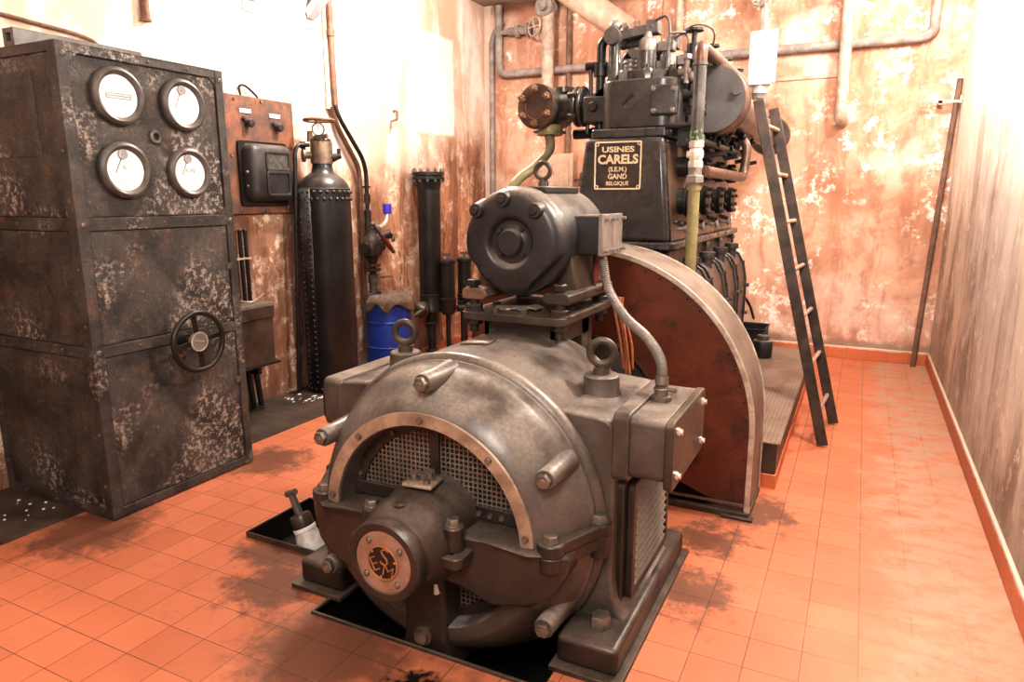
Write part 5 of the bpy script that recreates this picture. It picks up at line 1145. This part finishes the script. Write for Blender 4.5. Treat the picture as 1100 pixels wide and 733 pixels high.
obj('inlet_neck', M().cyl((-2.03, 4.74, 2.385), (-1.84, 4.74, 2.385), .090, n=28).cyl((-1.855, 4.74, 2.385), (-1.825, 4.74, 2.385), .135, n=32).cyl((-1.817, 4.74, 2.385), (-1.787, 4.74, 2.385), .135, n=32).cyl((-1.79, 4.74, 2.385), (-1.70, 4.74, 2.385), .085, n=28).box(-1.755, -1.56, 4.60, 4.86, 2.26, 2.43), 'eng', ch, .01)
pieces('neck_bolt', M(1).hexa((-1.68, 4.60, 2.36), (0, -1, 0), .034, .03).hexa((-1.815, 4.63, 2.45), (-1, 0, 0), .022, .06).hexa((-1.815, 4.63, 2.31), (-1, 0, 0), .022, .06), 'gen_low', ch)
obj('bottom_flange', M().box(-2.15, -1.97, 4.66, 4.84, 2.216, 2.234).cyl((-2.05, 4.73, 2.2), (-2.05, 4.73, 2.27), .09, n=24), 'green', ch, .003)
obj('top_cap', M().cyl((-2.0, 4.86, 2.50), (-2.0, 4.86, 2.535), .075, n=24), 'eng', ch)
obj('water_pipe', M().tube([(-2.045, 4.70, 2.22), (-2.04, 4.70, 2.10), (-2.12, 4.62, 1.98), (-2.20, 4.52, 1.89), (-2.23, 4.48, 1.78), (-2.23, 4.48, 1.3), (-2.2, 4.5, .35)], .034, 14, 8), 'green', ch, label='olive green bent pipe')
# intake underside clutter
obj('under_pipe', M().cyl((-1.95, 4.95, 2.22), (-1.60, 4.95, 2.22), .035, n=12).hexa((-1.82, 4.95, 2.22), (1, 0, 0), .05, .04).hexa((-1.70, 4.95, 2.22), (1, 0, 0), .05, .04), 'black', ch)
# cooling riser at the right front corner
PX, PYY = -.925, 4.32
wp = thing('cooling_riser', 'upright water pipe, grey above and olive green below, with white valve, before the engine', 'pipe', (PX, PYY, .3))
obj('upper_pipe', M().cyl((PX, PYY, 2.10), (PX, PYY, 2.56), .036, n=24).cyl((PX, PYY, 2.52), (PX, PYY, 2.535), .042, n=24), 'bezel', wp, label='grey upper pipe')
obj('elbow', M().pipe([(PX, PYY, 2.53), (PX, PYY, 2.625), (PX, PYY + .08, 2.625), (PX + .0, 5.9, 2.64)], .038, .085, 20), 'copper', wp, label='brown elbow running back')
obj('valve', M().lathe((PX, PYY, 1.945), (0, 0, 1), [(0, .040), (0, .044), (.035, .044), (.04, .036), (.06, .046), (.09, .046), (.11, .036), (.115, .044), (.15, .044), (.155, .036), (.16, 0)], 8).cyl((PX - .05, PYY - .02, 2.02), (PX, PYY, 2.02), .020, n=12), 'valvewhite', wp, label='white painted valve')
obj('union', M().hexa((PX, PYY, 1.855), (0, 0, 1), .056, .045).cyl((PX, PYY, 1.895), (PX, PYY, 1.945), .040, n=20).hexa((PX, PYY, 1.925), (0, 0, 1), .045, .02), 'lid', wp)
obj('lower_pipe', M().cyl((PX, PYY, .30), (PX, PYY, 1.855), .035, n=24).cyl((PX, PYY, 1.81), (PX, PYY, 1.835), .041, n=24), 'green', wp, label='olive green lower pipe')
vg = M()
for k in range(44):
    a = random.uniform(0, 2 * PI); vg.sphere((PX + .036 * math.cos(a), PYY + .036 * math.sin(a), 2.10 + abs(random.gauss(0, .035))), random.uniform(.003, .008), (1, 1, 1.5), 6, 4)
obj('verdigris', vg, 'verdigris', wp, kind='stuff')
tag(obj('bypass_pipe', M().pipe([(PX + .03, 4.43, 1.925), (-.90, 6.0, 1.925), (-.88, 6.05, 2.20), (-1.05, 6.08, 2.28)], .036, .09, 16), 'copper'), 'brown bent pipe running back along the engine from the white valve', 'pipe')
# large exhaust duct towards the ceiling
ed = thing('exhaust_duct', 'wide pale brown exhaust duct slanting from the ceiling to the engine', 'exhaust duct', (-2.1, 7.05, 3.2))
p, q = V((-3.25, 7.05, 4.08)), V((-1.02, 7.6, 2.50)); d = (q - p).normalized()
obj('duct', M().tube([p, p + (q - p) * .5, q], .135, 28, 0), 'exhaust', ed)
w0 = p + (q - p) * .46
obj('clamp', M().cyl(w0, w0 + d * .035, .146, n=28).cyl(w0 + d * .13, w0 + d * .155, .142, n=28).box(w0.x + .02, w0.x + .07, w0.y - .16, w0.y - .12, w0.z + .07, w0.z + .12), 'rustpipe', ed)
tag(obj('hanger_rod', M().cyl((-1.88, 7.0, 2.9), (-1.88, 7.0, 4.16), .008, n=8), 'rustpipe'), 'thin rod hanging from the ceiling above the valve gear', 'rod')

# step platform along the engine
sp = thing('step_platform', 'low step along the engine topped with chequered steel plates', 'step', (-.56, 5.8, 0))
obj('plinth', M().box(-.80, -.345, 4.335, 7.30, .085, .288), 'plate', sp, .004)
obj('tile_skirt', M().box(-.80, -.338, 4.328, 7.305, 0, .09), 'skirt', sp, .003, label='orange tile skirt')
for y0, y1 in ((4.325, 5.29), (5.295, 6.26), (6.265, 7.31)):
    obj('tread_plate', M().box(-.80, -.328, y0, y1, .288, .298), 'checker', sp, .002)
oc_ = thing('oil_pot', 'small dark grey lidded oil pot standing on the step by the engine', 'oil pot', (-.72, 6.85, .298))
obj('pot', M().lathe((-.735, 6.75, .298), (0, 0, 1), [(0, .0), (0, .082), (.01, .088), (.15, .088), (.16, .082), (.162, .058)], 28), 'motor', oc_)
obj('lid', M().lathe((-.735, 6.75, .458), (0, 0, 1), [(0, .058), (.045, .056), (.05, .045), (.055, .012), (.07, .01), (.072, 0)], 20), 'bezel', oc_)
bb = thing('waste_bin', 'black open box on the floor between engine and back wall', 'box', (-1.03, 8.1, 0))
bm_ = M().box(-1.28, -.86, 7.95, 8.35, 0, .01)
for a in ((-1.28, -1.27, 7.95, 8.35), (-.87, -.86, 7.95, 8.35), (-1.28, -.86, 7.95, 7.96), (-1.28, -.86, 8.34, 8.35)): bm_.box(*a, 0, .335)
obj('shell', bm_, 'cable', bb, .003)
obj('rolled_rim', M().strip(rrect(-1.275, -.865, 7.955, 8.345, .01), rrect(-1.292, -.848, 7.938, 8.362, .015), 'Z', .325, .342), 'cable', bb, .003)
tag(obj('engine_cable', M().tube([(-1.07, 6.75, .82), (-1.0, 7.0, .84), (-.95, 7.25, .72), (-.93, 7.5, .55), (-.95, 7.7, .50)], .013, 8, 6), 'cable'), 'short black cable curving from the far end of the engine', 'cable')

# ladder
la = thing('ladder', 'narrow dark ladder with pale rungs leaning on the exhaust pipe', 'ladder', (-.11, 5.55, 0))
F1, F2 = V((-.115, 5.265, .0)), V((-.065, 5.852, 0)); T1, T2 = V((-.725, 5.31, 2.43)), V((-.685, 5.86, 2.43))
for f, t_ in ((F1, T1), (F2, T2)):
    q = M(); up = (0, 1, 0); q.bar(f + V((0, 0, .012)), t_, .074, .026, (0, 1, 0)); 
    obj('rail', q, 'ladder', la, .004)
for k in range(7):
    s = (.24 + .338 * k) / 2.43
    if s < .97: obj('rung', M().cyl(F1.lerp(T1, s), F2.lerp(T2, s), .017, n=12), 'rung', la)
# white hanging housing
wl = thing('hanging_housing', 'white box-shaped housing hanging on a thin cable above the ladder', 'hanging lamp', (-.86, 5.9, 2.5))
obj('shell', M().ext(rrect(-.905, -.74, 5.95, 6.07, .02), 'Z', 2.625, 3.02), 'white', wl, .008)
obj('side_strip', M().box(-.74, -.712, 5.98, 6.04, 2.64, 3.03), 'white', wl, .003)
obj('socket', M().lathe((-.82, 6.01, 2.625), (0, 0, -1), [(0, .045), (.02, .05), (.06, .058), (.075, .04), (.095, .035), (.10, 0)], 20), 'galv', wl)
obj('cable', M().cyl((-.82, 6.01, 3.02), (-.82, 6.01, ZC), .005, n=8), 'bezel', wl)

# ------------------------------------------------------------------ camera and light
cam = bpy.data.cameras.new('camera'); cam.sensor_width = 36; cam.lens = 747.2 / 1100 * 36; cam.clip_end = 60
co = bpy.data.objects.new('camera', cam); COL.objects.link(co)
pt, yw, rl = .204962, -.461609, -.00073
Fw = V((math.sin(yw) * math.cos(pt), math.cos(yw) * math.cos(pt), -math.sin(pt))); R0 = V((math.cos(yw), -math.sin(yw), 0)); U0 = R0.cross(Fw)
Rt = R0 * math.cos(rl) + U0 * math.sin(rl); Up = -R0 * math.sin(rl) + U0 * math.cos(rl)
mt = Matrix((Rt, Up, -Fw)).transposed().to_4x4(); mt.translation = (0, 0, 8.87689 * .2)
co.matrix_world = mt; scene.camera = co

def area(loc, target, size, power, col=(1, .93, .84), sy=None):
    l = bpy.data.lights.new('lamp', 'AREA'); l.energy = power; l.color = col; l.size = size
    if sy: l.shape = 'RECTANGLE'; l.size_y = sy
    o = bpy.data.objects.new('lamp', l); COL.objects.link(o); o.location = loc
    o.rotation_euler = (V(target) - V(loc)).to_track_quat('-Z', 'Y').to_euler(); return o
def point(loc, r, power, col=(1, .93, .84)):
    l = bpy.data.lights.new('lamp', 'POINT'); l.energy = power; l.color = col; l.shadow_soft_size = r
    o = bpy.data.objects.new('lamp', l); COL.objects.link(o); o.location = loc; return o
point((.22, 4.1, 3.6), .09, 190, (1, .975, .95))
point((.42, 6.7, 3.75), .10, 100, (1, .975, .95))
point((-3.35, 5.0, 3.9), .12, 210, (1, .975, .95))
area((-.2, -.6, 3.4), (-2.0, 3.0, .6), 1.2, 95, (1, .97, .94))  # added soft fill near the camera, brightens the generator front
w = bpy.data.worlds.new('world'); w.use_nodes = True; scene.world = w
w.node_tree.nodes['Background'].inputs[0].default_value = (1, .9, .8, 1); w.node_tree.nodes['Background'].inputs[1].default_value = .05
scene.view_settings.view_transform = 'Standard'; scene.view_settings.look = 'None'
scene.view_settings.exposure = .66; scene.view_settings.gamma = .80
